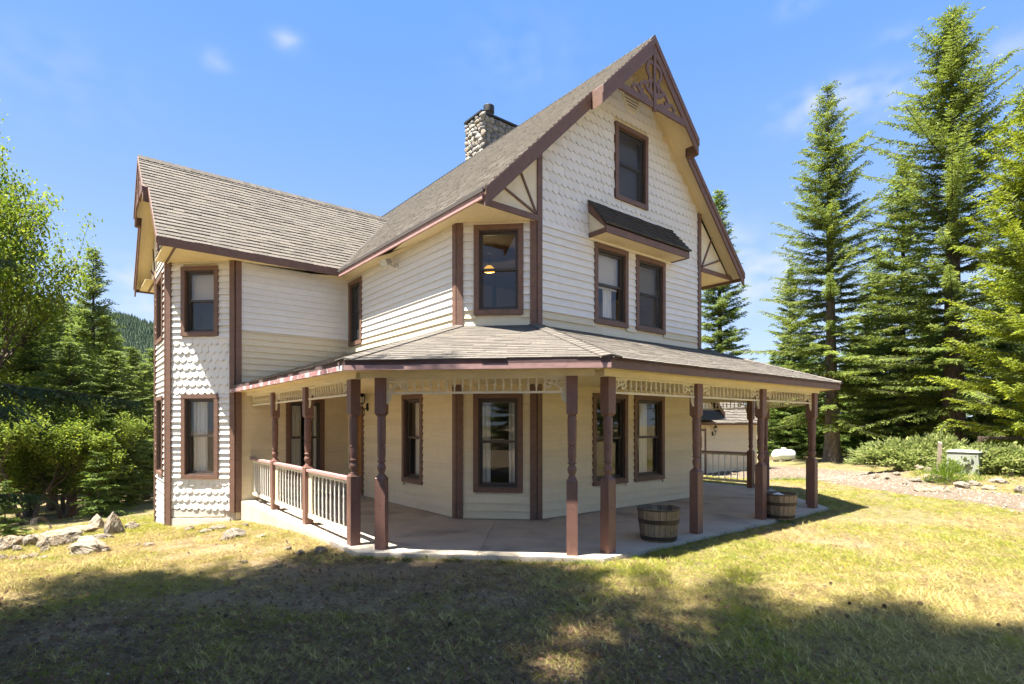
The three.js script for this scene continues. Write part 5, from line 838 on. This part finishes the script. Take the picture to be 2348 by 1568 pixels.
const cE = coniferParts(5, { h: 13, rad: 2.5, base: 2.2, cols: FIR2, trunk: 0.19, gap0: 0.42, per: 6, gap: 0.1, ragged: 0.5, dead: 22 });
const cF = coniferParts(6, { h: 18, rad: 3.1, base: 1.2, cols: FIR2, trunk: 0.26, gap0: 0.5, per: 6, gap: 0.02 });
const cS = coniferParts(7, { h: 3.2, rad: 1.05, base: 0.12, cols: SAPL, trunk: 0.035, gap0: 0.22, whorl: 0.9, kite: 0.62, step: 0.09, tips: 0.8, ragged: 0.3, low: 1 });
const cG = coniferParts(8, { h: 8.5, rad: 2.3, base: 0.25, cols: SAPL, trunk: 0.1, gap0: 0.36, per: 6, gap: 0.04, ragged: 0.4, low: 1, tips: 0.5 });
const G1 = 'firs beyond the driveway';
plantTree('fir_tree', cA, 'tall narrow fir with a bare grey trunk beyond the drive', atDepth(1908, 33), null, { turn: 0.4, bark: M.barkGrey });
plantTree('fir_tree', cB, 'tallest broad fir with dark trunk behind the shrubs', atDepth(2186, 29.5), null, { turn: 2.0, sc: 0.985 });
plantTree('cedar_tree', cC, 'bright yellow green cedar beside the rail fence', atDepth(2395, 21), null, { turn: 1.0, sc: 1.02 });
plantTree('fir_tree', cF, 'dense dark fir rising just behind the gable end', atDepth(1652, 45), null, { turn: 1.4, sc: 1.13, sy: 1.2 });
for (const [px, d, k, v, sy] of [[2066, 35, 1.35, cD, 1.3], [2010, 40, 1.2, cD, 1.0], [1808, 40, 0.95, cD, 0.92], [1850, 46, 0.8, cE, 0.8], [1985, 42, 0.8, cE, 0.8], [2290, 38, 1.1, cE, 1.15], [2120, 44, 0.9, cD, 0.9], [1775, 52, 0.75, cE, 0.7], [2360, 34, 1.1, cD, 1.1], [1955, 52, 0.8, cD, 0.8], [2440, 30, 1.0, cE, 1.3]]) plantTree('fir_tree', v, v === cD ? 'mid sized full fir in the stand behind the bare trunked fir' : 'slender fir with bare lower trunk in the stand past the drive', atDepth(px, d), G1, { sc: k, sy, turn: px });
for (const [px, d, k] of [[1770, 38, 1.1], [1790, 42, 1.4], [1830, 37, 0.8], [1865, 42, 1.5], [1885, 38, 0.9], [1945, 39, 1.3], [1975, 37, 1.1], [2000, 34, 1.2], [2030, 33, 1.0], [2055, 31, 0.9], [1925, 44, 1.6], [2260, 32, 1.3], [2330, 29, 1.2], [2090, 40, 1.7], [1760, 46, 1.7], [1840, 48, 1.8], [2150, 42, 1.7]]) plantTree('fir_sapling', cS, 'bright young fir among the trunks beyond the drive', atDepth(px, d), 'young firs beyond the drive', { sc: k, turn: px * 3 });
for (const [px, d, k] of [[1772, 44, 0.9], [1812, 39, 0.8], [1842, 45, 1.0], [1880, 47, 1.1], [1940, 46, 1.0], [1990, 44, 1.1], [2040, 40, 1.0], [2085, 36, 0.85], [2130, 38, 1.1], [2240, 36, 1.2], [2300, 33, 1.0], [1965, 60, 1.4], [1800, 60, 1.3], [2140, 56, 1.5], [2360, 27, 0.7]]) plantTree('fir_tree', cG, 'light green bushy young fir between the trunks past the drive', atDepth(px, d), 'bushy young firs past the drive', { sc: k, turn: px * 2 });
// the wood down the slope beside the bay
plantTree('fir_tree', cD, 'thin topped fir standing above the wood beside the bay', atDepth(212, 29), null, { turn: 0.7, sc: 0.9, sy: 0.9 });
for (const [px, d, k, v, sy] of [[262, 21, 0.75, cE, 800], [300, 24, 0.7, cD, 790], [335, 27, 0.75, cE, 830], [165, 19, 0.75, cE, 780], [120, 24, 0.9, cE, 720], [70, 21, 0.9, cE, 740], [20, 26, 1, cE, 700], [240, 33, 0.9, cF, 720], [312, 36, 0.8, cF, 800], [352, 33, 0.75, cD, 795], [180, 38, 1.0, cF, 690], [90, 36, 1.1, cF, 680], [-30, 32, 1.2, cF, 650], [140, 46, 1.1, cF, 690], [262, 46, 0.9, cF, 760], [340, 46, 0.8, cF, 840], [40, 48, 1.2, cF, 690], [210, 24, 0.7, cE, 820], [375, 40, 0.8, cF, 850], [-80, 24, 1, cE, 650], [225, 55, 1.1, cF, 770], [320, 56, 0.9, cF, 850]].map((e) => { const p = atDepth(e[0], e[1]); const H0 = e[3] === cE ? 13 : e[3] === cD ? 15 : 18; return [e[0], e[1], e[2], e[3], (1.7 + (972 - e[4]) / 1260 * e[1] - p.y) / H0]; })) plantTree('fir_tree', v, v === cE ? 'slender fir with dead lower twigs at the edge of the wood' : v === cD ? 'mid sized fir in the wood next to the bay' : 'dense broad fir deep in the wood beside the bay', atDepth(px, d), 'firs of the wood beside the bay', { sc: k, sy, turn: px * 1.7 });
plantTree('fir_sapling', cS, 'bright young fir behind the pointed boulder', atDepth(226, 17.2), null, { sc: 0.72, sy: 0.62, turn: 1 });
plantTree('fir_sapling', cS, 'bright green sapling fir at the end of the rock border', atDepth(12, 12.6), null, { sc: 0.45, sy: 0.4, turn: 2 });
plantTree('fir_sapling', cS, 'taller young fir in front of the dark trunks', atDepth(255, 20.5), null, { sc: 1.0, sy: 1.1, turn: 3 });
// ---- broadleaf trees
function broadleafParts(seed, o) {
  const r = rng(seed), L = new Leaves(), woods = [], ends = [];
  const grow = (p, d, len, rad, lev) => {
    const pts = [p.clone()]; let q = p.clone(), dd = d.clone(); const n = 4; for (let i = 0; i < n; i++) { dd.add(V((r() - 0.5) * 0.4, (r() - 0.42) * 0.3 + (o.lift ?? 0.05), (r() - 0.5) * 0.4)).normalize(); q = q.clone().addScaledVector(dd, len / n); pts.push(q); if (lev >= 2 && i > 0) ends.push([q.clone(), lev]); }
    woods.push(limb(pts, rad, rad * 0.45, lev < 2 ? 8 : 4));
    if (lev >= o.levels) { ends.push([q.clone(), lev]); return; }
    const nb = lev === 0 ? o.main : 3 + Math.floor(r() * 2);
    for (let i = 0; i < nb; i++) { const k = 0.35 + 0.65 * (i + 0.7) / nb, s = pts[Math.min(n, Math.max(1, Math.round(k * n)))], a = r() * 6.28, sp = 0.6 + r() * 0.6; const nd = dd.clone().multiplyScalar(0.75).add(V(Math.cos(a) * sp, 0.15 + r() * 0.35, Math.sin(a) * sp)).normalize(); grow(s, nd, len * (0.58 + r() * 0.22), rad * 0.5, lev + 1); }
  };
  for (const [dx, dz, l] of o.stems) grow(V(dx * 0.2, -0.3, dz * 0.2), V(dx, 1, dz).normalize(), l, o.trunk, 0);
  for (const [e, lev] of ends) { const cnt = Math.round(o.leaves * (0.6 + r() * 0.8)), tint = mixc(o.cols[0], o.cols[1], r()); for (let i = 0; i < cnt; i++) { const a = V(r() - 0.5, (r() - 0.5) * 0.8, r() - 0.5).multiplyScalar(o.puff * 2 * Math.cbrt(r())).add(e), d = V(r() - 0.5, (r() - 0.6) * 0.8, r() - 0.5).normalize(), u = V((r() - 0.5) * 1.3 - 0.2, 1, (r() - 0.5) * 1.3).normalize(), c = r() < 0.3 ? o.cols[2] : tint, v = 0.75 + r() * 0.5; L.kite(a, d, u, o.size * (0.7 + r() * 0.6), o.size * 0.62 * (0.8 + r() * 0.4), [c[0] * v, c[1] * v, c[2] * v]); } }
  const tw = mergeGeometries(woods.map((g) => { const h = g.toNonIndexed(); return h; }));
  return { trunk: tw, crown: L.geo() };
}
const LIME = [[0.125, 0.185, 0.014], [0.165, 0.225, 0.018], [0.26, 0.30, 0.028]], OAK = [[0.12, 0.18, 0.016], [0.16, 0.215, 0.02], [0.25, 0.29, 0.03]];
const bA = broadleafParts(21, { stems: [[0.2, -0.1, 4.4], [-0.35, 0.25, 3.6], [0.1, 0.4, 3.8]], trunk: 0.15, levels: 4, main: 4, leaves: 15, puff: 0.42, size: 0.13, cols: LIME });
const bB = broadleafParts(22, { stems: [[0.3, 0.1, 3.0], [-0.3, -0.2, 2.6]], trunk: 0.1, levels: 4, main: 4, leaves: 15, puff: 0.36, size: 0.125, cols: OAK });
plantTree('maple_tree', bA, 'tall light green broadleaf tree rising beside the bay', atDepth(-135, 18.5), null, { leaf: M.leaf, bark: M.bark, turn: 0.3, sc: 0.98, sy: 1.5 });
plantTree('maple_tree', bB, 'lower spreading yellow green maple in front of the wood', atDepth(150, 21), null, { leaf: M.leaf, bark: M.bark, turn: 1.9, sc: 0.85, sy: 1.0 });
plantTree('maple_tree', bB, 'pale green broadleaf bush under the dark bough', atDepth(62, 17), null, { leaf: M.leaf, bark: M.bark, turn: 4.0, sc: 0.75, sy: 0.6 });
plantTree('maple_tree', bB, 'low sunlit maple between the dark trunks behind the rock border', atDepth(148, 18.6), null, { leaf: M.leaf, bark: M.bark, turn: 0.9, sc: 0.62, sy: 0.62 });
// trees around the photographer whose shade falls over the lawn; low boughs of the first reach into view
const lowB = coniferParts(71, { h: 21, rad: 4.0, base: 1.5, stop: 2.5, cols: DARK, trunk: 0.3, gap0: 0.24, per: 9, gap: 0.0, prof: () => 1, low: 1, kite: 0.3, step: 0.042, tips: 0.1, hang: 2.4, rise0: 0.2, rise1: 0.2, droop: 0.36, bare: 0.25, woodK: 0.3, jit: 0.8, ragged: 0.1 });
const highB = coniferParts(73, { h: 21, rad: 3.5, base: 10.5, cols: FIR2, trunk: 0.3, gap0: 0.45, per: 6, gap: 0.08, pow: 0.55 });
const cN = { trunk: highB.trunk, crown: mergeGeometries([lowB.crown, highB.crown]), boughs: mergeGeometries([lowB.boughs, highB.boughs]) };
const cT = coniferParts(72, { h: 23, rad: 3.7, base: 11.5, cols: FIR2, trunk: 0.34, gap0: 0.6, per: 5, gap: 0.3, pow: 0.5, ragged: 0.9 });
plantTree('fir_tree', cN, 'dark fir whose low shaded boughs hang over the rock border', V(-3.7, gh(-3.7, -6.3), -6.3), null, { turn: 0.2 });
for (const [x, z, s, t] of [[-2.6, -2.6, 1, 0.5], [-4.0, 1.4, 1, 3], [-6.2, -3.0, 0.95, 1]]) plantTree('fir_tree', cT, 'tall fir whose shade covers the grass before the porch', V(x, gh(x, z), z), 'firs that shade the lawn', { sc: s, turn: t });
for (const [x, z, s, v] of [[9, 30, 0.9, cD], [1, 27, 0.9, cE], [-9, 24, 1, cD], [-18, 14, 1, cE], [-22, -2, 1, cD], [-24, -16, 1, cE], [20, 32, 1, cE], [29, 30, 1, cD], [36, 33, 1, cE], [44, 28, 1, cD], [26, 36, 1.1, cD], [40, 20, 0.9, cE], [50, 20, 1, cD], [14, 34, 1, cD], [33, 26, 0.9, cE], [-14, 20, 1, cE], [5, 33, 1, cD]]) plantTree('fir_tree', v, 'fir across the lawn that the windows mirror', V(x, gh(x, z), z), 'firs across the lawn', { sc: s, turn: x });
for (const [x, z, s] of [[5, 25, 1.0], [12, 28, 1.1], [22, 27, 1.2], [31, 24, 1.1], [36, 28, 1.2], [43, 24, 1.3], [26, 31, 1.3], [-4, 23, 1.0], [-16, 10, 1], [-20, 4, 1.1]]) plantTree('fir_tree', cG, 'bushy young fir across the lawn that the windows mirror', V(x, gh(x, z), z), 'young firs across the lawn', { sc: s, turn: z });
// ------------------------------------------------------------------ shrubs
function shrubParts(seed, o) {
  const r = rng(seed), L = new Leaves(), wood = new MB();
  for (let i = 0; i < o.stems; i++) {
    const a = r() * 6.283, el = Math.acos(1 - r() * 0.98), d = V(Math.sin(el) * Math.cos(a), Math.cos(el) * o.tall, Math.sin(el) * Math.sin(a)), len = o.rad * (0.7 + 0.45 * r()), e = d.clone().multiplyScalar(len); if (i % 6 === 0) wood.bar(V(0, 0, 0), e.clone().multiplyScalar(0.9), 0.012, 0.012);
    const c0 = mixc(o.cols[0], o.cols[1], r());
    for (let k = 0; k < o.per; k++) { const s = 0.55 + 0.45 * Math.pow(r(), 0.6), p = e.clone().multiplyScalar(s).add(V(r() - 0.5, r() - 0.5, r() - 0.5).multiplyScalar(0.22 * o.rad * 0.7)), dd = d.clone().normalize().add(V(r() - 0.5, r() * 0.7 - 0.1, r() - 0.5).multiplyScalar(1.1)).normalize(), c = r() < 0.3 ? o.cols[2] : c0, v = 0.75 + r() * 0.5; if (p.y < 0.02) p.y = 0.02 + r() * 0.1; L.kite(p, dd, V(r() - 0.5, 1, r() - 0.5).normalize(), o.size * (0.7 + r() * 0.7), o.size * o.wid, [c[0] * v, c[1] * v, c[2] * v]); }
  }
  return { crown: L.geo(), stems: wood.geo() };
}
function plantShrub(parts, label, p, { sc = [1, 1, 1], turn = 0, grp } = {}) { const t = thing('shrub', label, 'shrub', p, grp); t._base = null; t.rotation.y = turn; t.scale.set(...sc); for (const [n, g, m] of [['foliage', parts.crown, M.leaf], ['stems', parts.stems, M.bark]]) { const q = new THREE.Mesh(g, m); q.name = n; q.castShadow = q.receiveShadow = true; t.add(q); } return t; }
const JUN = [[0.17, 0.215, 0.055], [0.22, 0.26, 0.07], [0.36, 0.38, 0.13]], GRN = [[0.10, 0.165, 0.012], [0.13, 0.2, 0.015], [0.2, 0.28, 0.02]];
const sA = shrubParts(41, { stems: 420, per: 22, rad: 1, tall: 0.75, size: 0.095, wid: 0.5, cols: JUN }), sB = shrubParts(42, { stems: 200, per: 14, rad: 1, tall: 1.1, size: 0.16, wid: 0.16, cols: GRN });
plantShrub(sA, 'large pale green juniper shrub behind the wooden stake', onGround(2110, 1076).add(V(1.2, 0, -0.9)), { sc: [1.5, 1.15, 1.5] });
plantShrub(sA, 'pale green shrub at the end of the bank, right of the utility box'.replace(', right of', ' past'), onGround(2322, 1082).add(V(0.3, 0, -0.3)), { sc: [1.5, 0.95, 1.2], turn: 2 });
plantShrub(sA, 'pale shrub partly hidden behind the utility box', onGround(2205, 1075).add(V(1.9, 0, -1.2)), { sc: [1.1, 1.25, 1.1], turn: 4 });
plantShrub(sA, 'low pale shrub filling the gap beside the utility box', onGround(2268, 1082), { sc: [0.6, 0.5, 0.6], turn: 1 });
plantShrub(sA, 'small rounded shrub at the foot of the large juniper', onGround(2090, 1078), { sc: [0.42, 0.36, 0.42], turn: 5 });
plantShrub(sB, 'small vivid green bush in front of the utility box', onGround(2175, 1107), { sc: [0.55, 0.52, 0.5], turn: 1 });
// ------------------------------------------------------------------ grass, litter, pebbles
function blades(seed, n, hMin, hMax, spread, flat, w) { const r = rng(seed), L = new Leaves(); for (let i = 0; i < n; i++) { const a = r() * 6.28, p = V((r() - 0.5) * spread, -0.004, (r() - 0.5) * spread), f = flat * (0.5 + r()), d = V(Math.cos(a) * f, 1 - flat * 0.75 * r(), Math.sin(a) * f).normalize(); L.kite(p, d, V(Math.sin(a), 0.2, Math.cos(a + 1)).normalize(), lerp(hMin, hMax, r()), w * (0.7 + r() * 0.6), [1, 1, 1]); } return L.geo(); }
const slabIn = (x, z) => x > 2.9 && x < 14.4 && z < -4.6 && x - z > 9.9 && x + z < 7.4 && z > -13.3;
const houseIn = (x, z) => (x > 5.4 && x < 12.6 && z < -7.3) || (x > 1.7 && z < -13.2 && z > -17.6 && x < 6 && x + -z * 0 - (-14.44 - z) * 1 > 1.6);
{
  const r = rng(2024), dry = [], green = [], D = new THREE.Object3D(), col = new THREE.Color();
  const N = 430000;
  for (let i = 0; i < N; i++) {
    const dist = 2.1 * Math.pow(14, Math.pow(r(), 0.86)), k = (r() - 0.5) * 2.8, x = FWD.x * dist + RGT.x * k * dist, z = FWD.z * dist + RGT.z * k * dist;
    if (slabIn(x, z) || houseIn(x, z)) continue; const dd = driveDist(x, z); if (dd < 0.92 && r() > 0.02) continue;
    const wood = sstep(0.5, 3.5, -z - 17.5 - x * 0.25) * (1 - sstep(2, 6, x)); if (r() < wood * 0.85) continue;
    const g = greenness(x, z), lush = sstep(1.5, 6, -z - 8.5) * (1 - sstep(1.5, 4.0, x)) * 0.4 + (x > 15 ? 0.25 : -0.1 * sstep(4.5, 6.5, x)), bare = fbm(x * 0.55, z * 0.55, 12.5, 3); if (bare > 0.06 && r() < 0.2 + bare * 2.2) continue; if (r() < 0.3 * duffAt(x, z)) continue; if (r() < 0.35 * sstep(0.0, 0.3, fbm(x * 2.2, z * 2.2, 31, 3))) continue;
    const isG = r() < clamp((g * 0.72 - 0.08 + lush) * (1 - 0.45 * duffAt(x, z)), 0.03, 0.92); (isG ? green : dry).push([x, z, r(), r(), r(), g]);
  }
  const put = (name, geo, list, label, colour, hs) => { const m = new THREE.InstancedMesh(geo, M.blade, list.length); m.name = name; list.forEach(([x, z, a, b, c], i) => { D.position.set(x, gh(x, z), z); D.rotation.set((b - 0.5) * 0.5, a * 6.283, (c - 0.5) * 0.5); const cl = 0.75 + 0.9 * clamp(fbm(x * 1.6, z * 1.6, 41, 3) + 0.25, 0, 1), s = hs * cl * (0.6 + b * 0.8); D.scale.set(s, s * (0.7 + c * 0.6), s); D.updateMatrix(); m.setMatrixAt(i, D.matrix); const q = colour(b, c, x, z); col.setRGB(q[0], q[1], q[2]); m.setColorAt(i, col); }); m.castShadow = m.receiveShadow = true; scene.add(m); tag(m, label, 'grass', null, 'stuff'); };
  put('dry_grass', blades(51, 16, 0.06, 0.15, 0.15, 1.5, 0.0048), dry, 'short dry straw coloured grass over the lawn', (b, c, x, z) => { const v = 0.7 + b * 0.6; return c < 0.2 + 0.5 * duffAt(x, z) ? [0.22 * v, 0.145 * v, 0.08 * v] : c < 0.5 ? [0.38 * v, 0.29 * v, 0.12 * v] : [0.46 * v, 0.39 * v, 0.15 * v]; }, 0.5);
  put('green_grass', blades(52, 14, 0.05, 0.12, 0.10, 0.75, 0.0048), green, 'yellow green grass growing through the dry lawn', (b, c) => { const v = 0.75 + b * 0.5; return c < 0.45 ? [0.40 * v, 0.36 * v, 0.055 * v] : [0.255 * v, 0.29 * v, 0.035 * v]; }, 0.58);
  // fallen leaves and needles
  const lit = [], L = new Leaves(); L.kite(V(-0.02, 0, 0), V(1, 0.12, 0).normalize(), V(0, 1, 0), 0.045, 0.028, [1, 1, 1]); const lg = L.geo();
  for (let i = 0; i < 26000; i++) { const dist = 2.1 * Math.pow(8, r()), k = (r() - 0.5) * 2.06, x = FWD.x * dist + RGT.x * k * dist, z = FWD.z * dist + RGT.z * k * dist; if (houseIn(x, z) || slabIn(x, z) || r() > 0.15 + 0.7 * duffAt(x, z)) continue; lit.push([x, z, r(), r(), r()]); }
  const m = new THREE.InstancedMesh(lg, M.blade, lit.length); m.name = 'leaf_litter'; lit.forEach(([x, z, a, b, c], i) => { D.position.set(x, gh(x, z) + 0.012 + b * 0.02, z); D.rotation.set((b - 0.5) * 1.2, a * 6.28, (c - 0.5) * 1.2); D.scale.setScalar(0.5 + b * 0.9); D.updateMatrix(); m.setMatrixAt(i, D.matrix); const v = 0.6 + c * 0.8; col.setRGB(...(b < 0.25 ? [0.42 * v, 0.36 * v, 0.28 * v] : [0.15 * v, 0.09 * v, 0.05 * v])); m.setColorAt(i, col); }); m.castShadow = m.receiveShadow = true; scene.add(m); tag(m, 'brown fallen leaves and needles scattered over the lawn', 'leaf litter', null, 'stuff');
  const pb = [], pg = lumpGeo(9, 0.6, 0.2, 1); for (let i = 0; i < 9000; i++) { const t = r(), j = Math.floor(t * 160), p = driveSamples[j], w = driveWid(t); pb.push([p.x + (r() - 0.5) * w * 1.1, p.z + (r() - 0.5) * w * 1.1, r(), r(), r()]); }
  const pm = new THREE.InstancedMesh(pg, M.pebble, pb.length); pm.name = 'gravel'; pb.forEach(([x, z, a, b, c], i) => { D.position.set(x, gh(x, z) + 0.02, z); D.rotation.set(a, b * 6, c); D.scale.setScalar(0.008 + 0.022 * b * b); D.updateMatrix(); pm.setMatrixAt(i, D.matrix); const v = 0.7 + c * 0.6; col.setRGB(0.24 * v, 0.195 * v, 0.15 * v); pm.setColorAt(i, col); }); pm.castShadow = pm.receiveShadow = true; scene.add(pm); tag(pm, 'loose pale gravel on the driveway', 'gravel', null, 'stuff');
  // weeds where the lawn meets the garage, the bank and the slab edge
  const wd = [], wg = blades(53, 12, 0.12, 0.3, 0.18, 0.7, 0.012); for (let i = 0; i < 2600; i++) { const q = r(); let x, z; if (q < 0.3) { x = 22.2 + r() * 4.8; z = -13.6 + r() * 0.5; } else if (q < 0.75) { const p = onGroundBank(r); x = p[0]; z = p[1]; } else { const s = r(); x = lerp(2.9, 5.2, s) + (r() - 0.5) * 0.1; z = lerp(-6.95, -4.62, s) + 0.06 + r() * 0.1; if (r() < 0.5) { x = lerp(5.3, 12, r()); z = -4.62 + r() * 0.12; } if (r() < 0.72) continue; } if (driveDist(x, z) < 1) continue; wd.push([x, z, r(), r(), r()]); }
  const wm = new THREE.InstancedMesh(wg, M.blade, wd.length); wm.name = 'weeds'; wd.forEach(([x, z, a, b, c], i) => { D.position.set(x, gh(x, z), z); D.rotation.set(0, a * 6.28, 0); D.scale.setScalar(x < 13 ? 0.22 + b * 0.28 : 0.5 + b * 0.7); D.updateMatrix(); wm.setMatrixAt(i, D.matrix); const v = 0.75 + c * 0.5; col.setRGB(0.17 * v, 0.22 * v, 0.035 * v); wm.setColorAt(i, col); }); wm.castShadow = wm.receiveShadow = true; scene.add(wm); tag(wm, 'taller green weeds on the bank and along the walls', 'weeds', null, 'stuff');
}
function onGroundBank(r) { return [19 + r() * 10, -9.5 + r() * 9.5]; }
{ // pine cones on the lawn
  const L = new Leaves(), r = rng(66); for (let k = 0; k < 60; k++) { const y = k / 60, a = k * 2.399, rr = 0.03 * Math.sin(Math.PI * (0.15 + y * 0.8)), p = V(Math.cos(a) * rr * 0.5, y * 0.075, Math.sin(a) * rr * 0.5); L.kite(p, V(Math.cos(a), 0.5, Math.sin(a)).normalize(), V(0, 1, 0), rr * 0.9 + 0.008, 0.02, [0.10, 0.062, 0.038]); } const g = L.geo(); g.rotateZ(1.45); g.translate(0.03, 0.02, 0);
  for (const [px, py] of [[1947, 1390], [2025, 1398], [2110, 1393], [1905, 1343], [1942, 1421], [2290, 1440], [520, 1420], [1030, 1440]]) { const p = onGround(px, py), m = new THREE.Mesh(g, M.needleCone); m.name = numbered('pine_cone'); m.position.copy(p).add(V(0, 0.02, 0)); m.rotation.y = r() * 6; m.scale.setScalar(0.4 + r() * 0.25); m.castShadow = m.receiveShadow = true; scene.add(m); tag(m, 'brown pine cone lying on the lawn', 'pine cone', 'pine cones on the lawn'); }
}
{ // wooded ridge far across the valley
  const pos = [], idx = [], col = [], nx = 90, nd = 14; const top = (px) => (972 - (728 + 26 * fbm(px * 0.006, 1.2, 0.5, 3) + (px - 290) * 0.24 + Math.max(0, -px) * 0.1)) / 1260;
  const H = (px, k) => { const D = 900 + k * 700; return [D, Math.max(-30, -30 + (top(px) * 1600 - 1.7 + 30) * Math.pow(k, 0.85) + 14 * fbm(px * 0.02, k * 5, 3, 3))]; };
  for (let j = 0; j <= nd; j++) for (let i = 0; i <= nx; i++) { const px = -900 + i * 22, [D, y] = H(px, j / nd), s = (px - 1174) / 1260; pos.push(FWD.x * D + RGT.x * s * D, y, FWD.z * D + RGT.z * s * D); const v = 0.9 + 0.5 * fbm(px * 0.03, j * 0.6, 7, 3); col.push(0.05 * v, 0.072 * v, 0.04 * v); }
  for (let j = 0; j < nd; j++) for (let i = 0; i < nx; i++) { const a = j * (nx + 1) + i; idx.push(a, a + 1, a + nx + 1, a + 1, a + nx + 2, a + nx + 1); }
  const g = new THREE.BufferGeometry(); g.setAttribute('position', new THREE.Float32BufferAttribute(pos, 3)); g.setAttribute('color', new THREE.Float32BufferAttribute(col, 3)); g.setIndex(idx); g.computeVertexNormals(); solo('mountain', g, M.hill, 'forested blue green ridge far behind the wood', 'mountain', null, 'structure');
  const r = rng(88), cone = new THREE.ConeGeometry(3.2, 13, 6, 1, true), list = []; cone.translate(0, 5, 0); for (let i = 0; i < 9000; i++) { const px = 60 + r() * 420, k = Math.pow(r(), 0.7), [D, y] = H(px, k), s = (px - 1174) / 1260; list.push([FWD.x * D + RGT.x * s * D, y, FWD.z * D + RGT.z * s * D, r(), r()]); }
  const m = new THREE.InstancedMesh(cone, M.hillTree, list.length), Q = new THREE.Object3D(), c = new THREE.Color(); m.name = 'forest'; list.forEach(([x, y, z, a, b], i) => { Q.position.set(x, y, z); Q.scale.set(0.7 + a * 0.6, 0.6 + b * 0.8, 0.7 + a * 0.6); Q.rotation.set(0, a * 6, 0); Q.updateMatrix(); m.setMatrixAt(i, Q.matrix); const v = 0.7 + b * 0.7; c.setRGB(0.045 * v, 0.068 * v, 0.034 * v); m.setColorAt(i, c); }); scene.add(m); tag(m, 'distant conifer forest covering the far ridge', 'forest', null, 'stuff');
}
renderer.render(scene, camera);
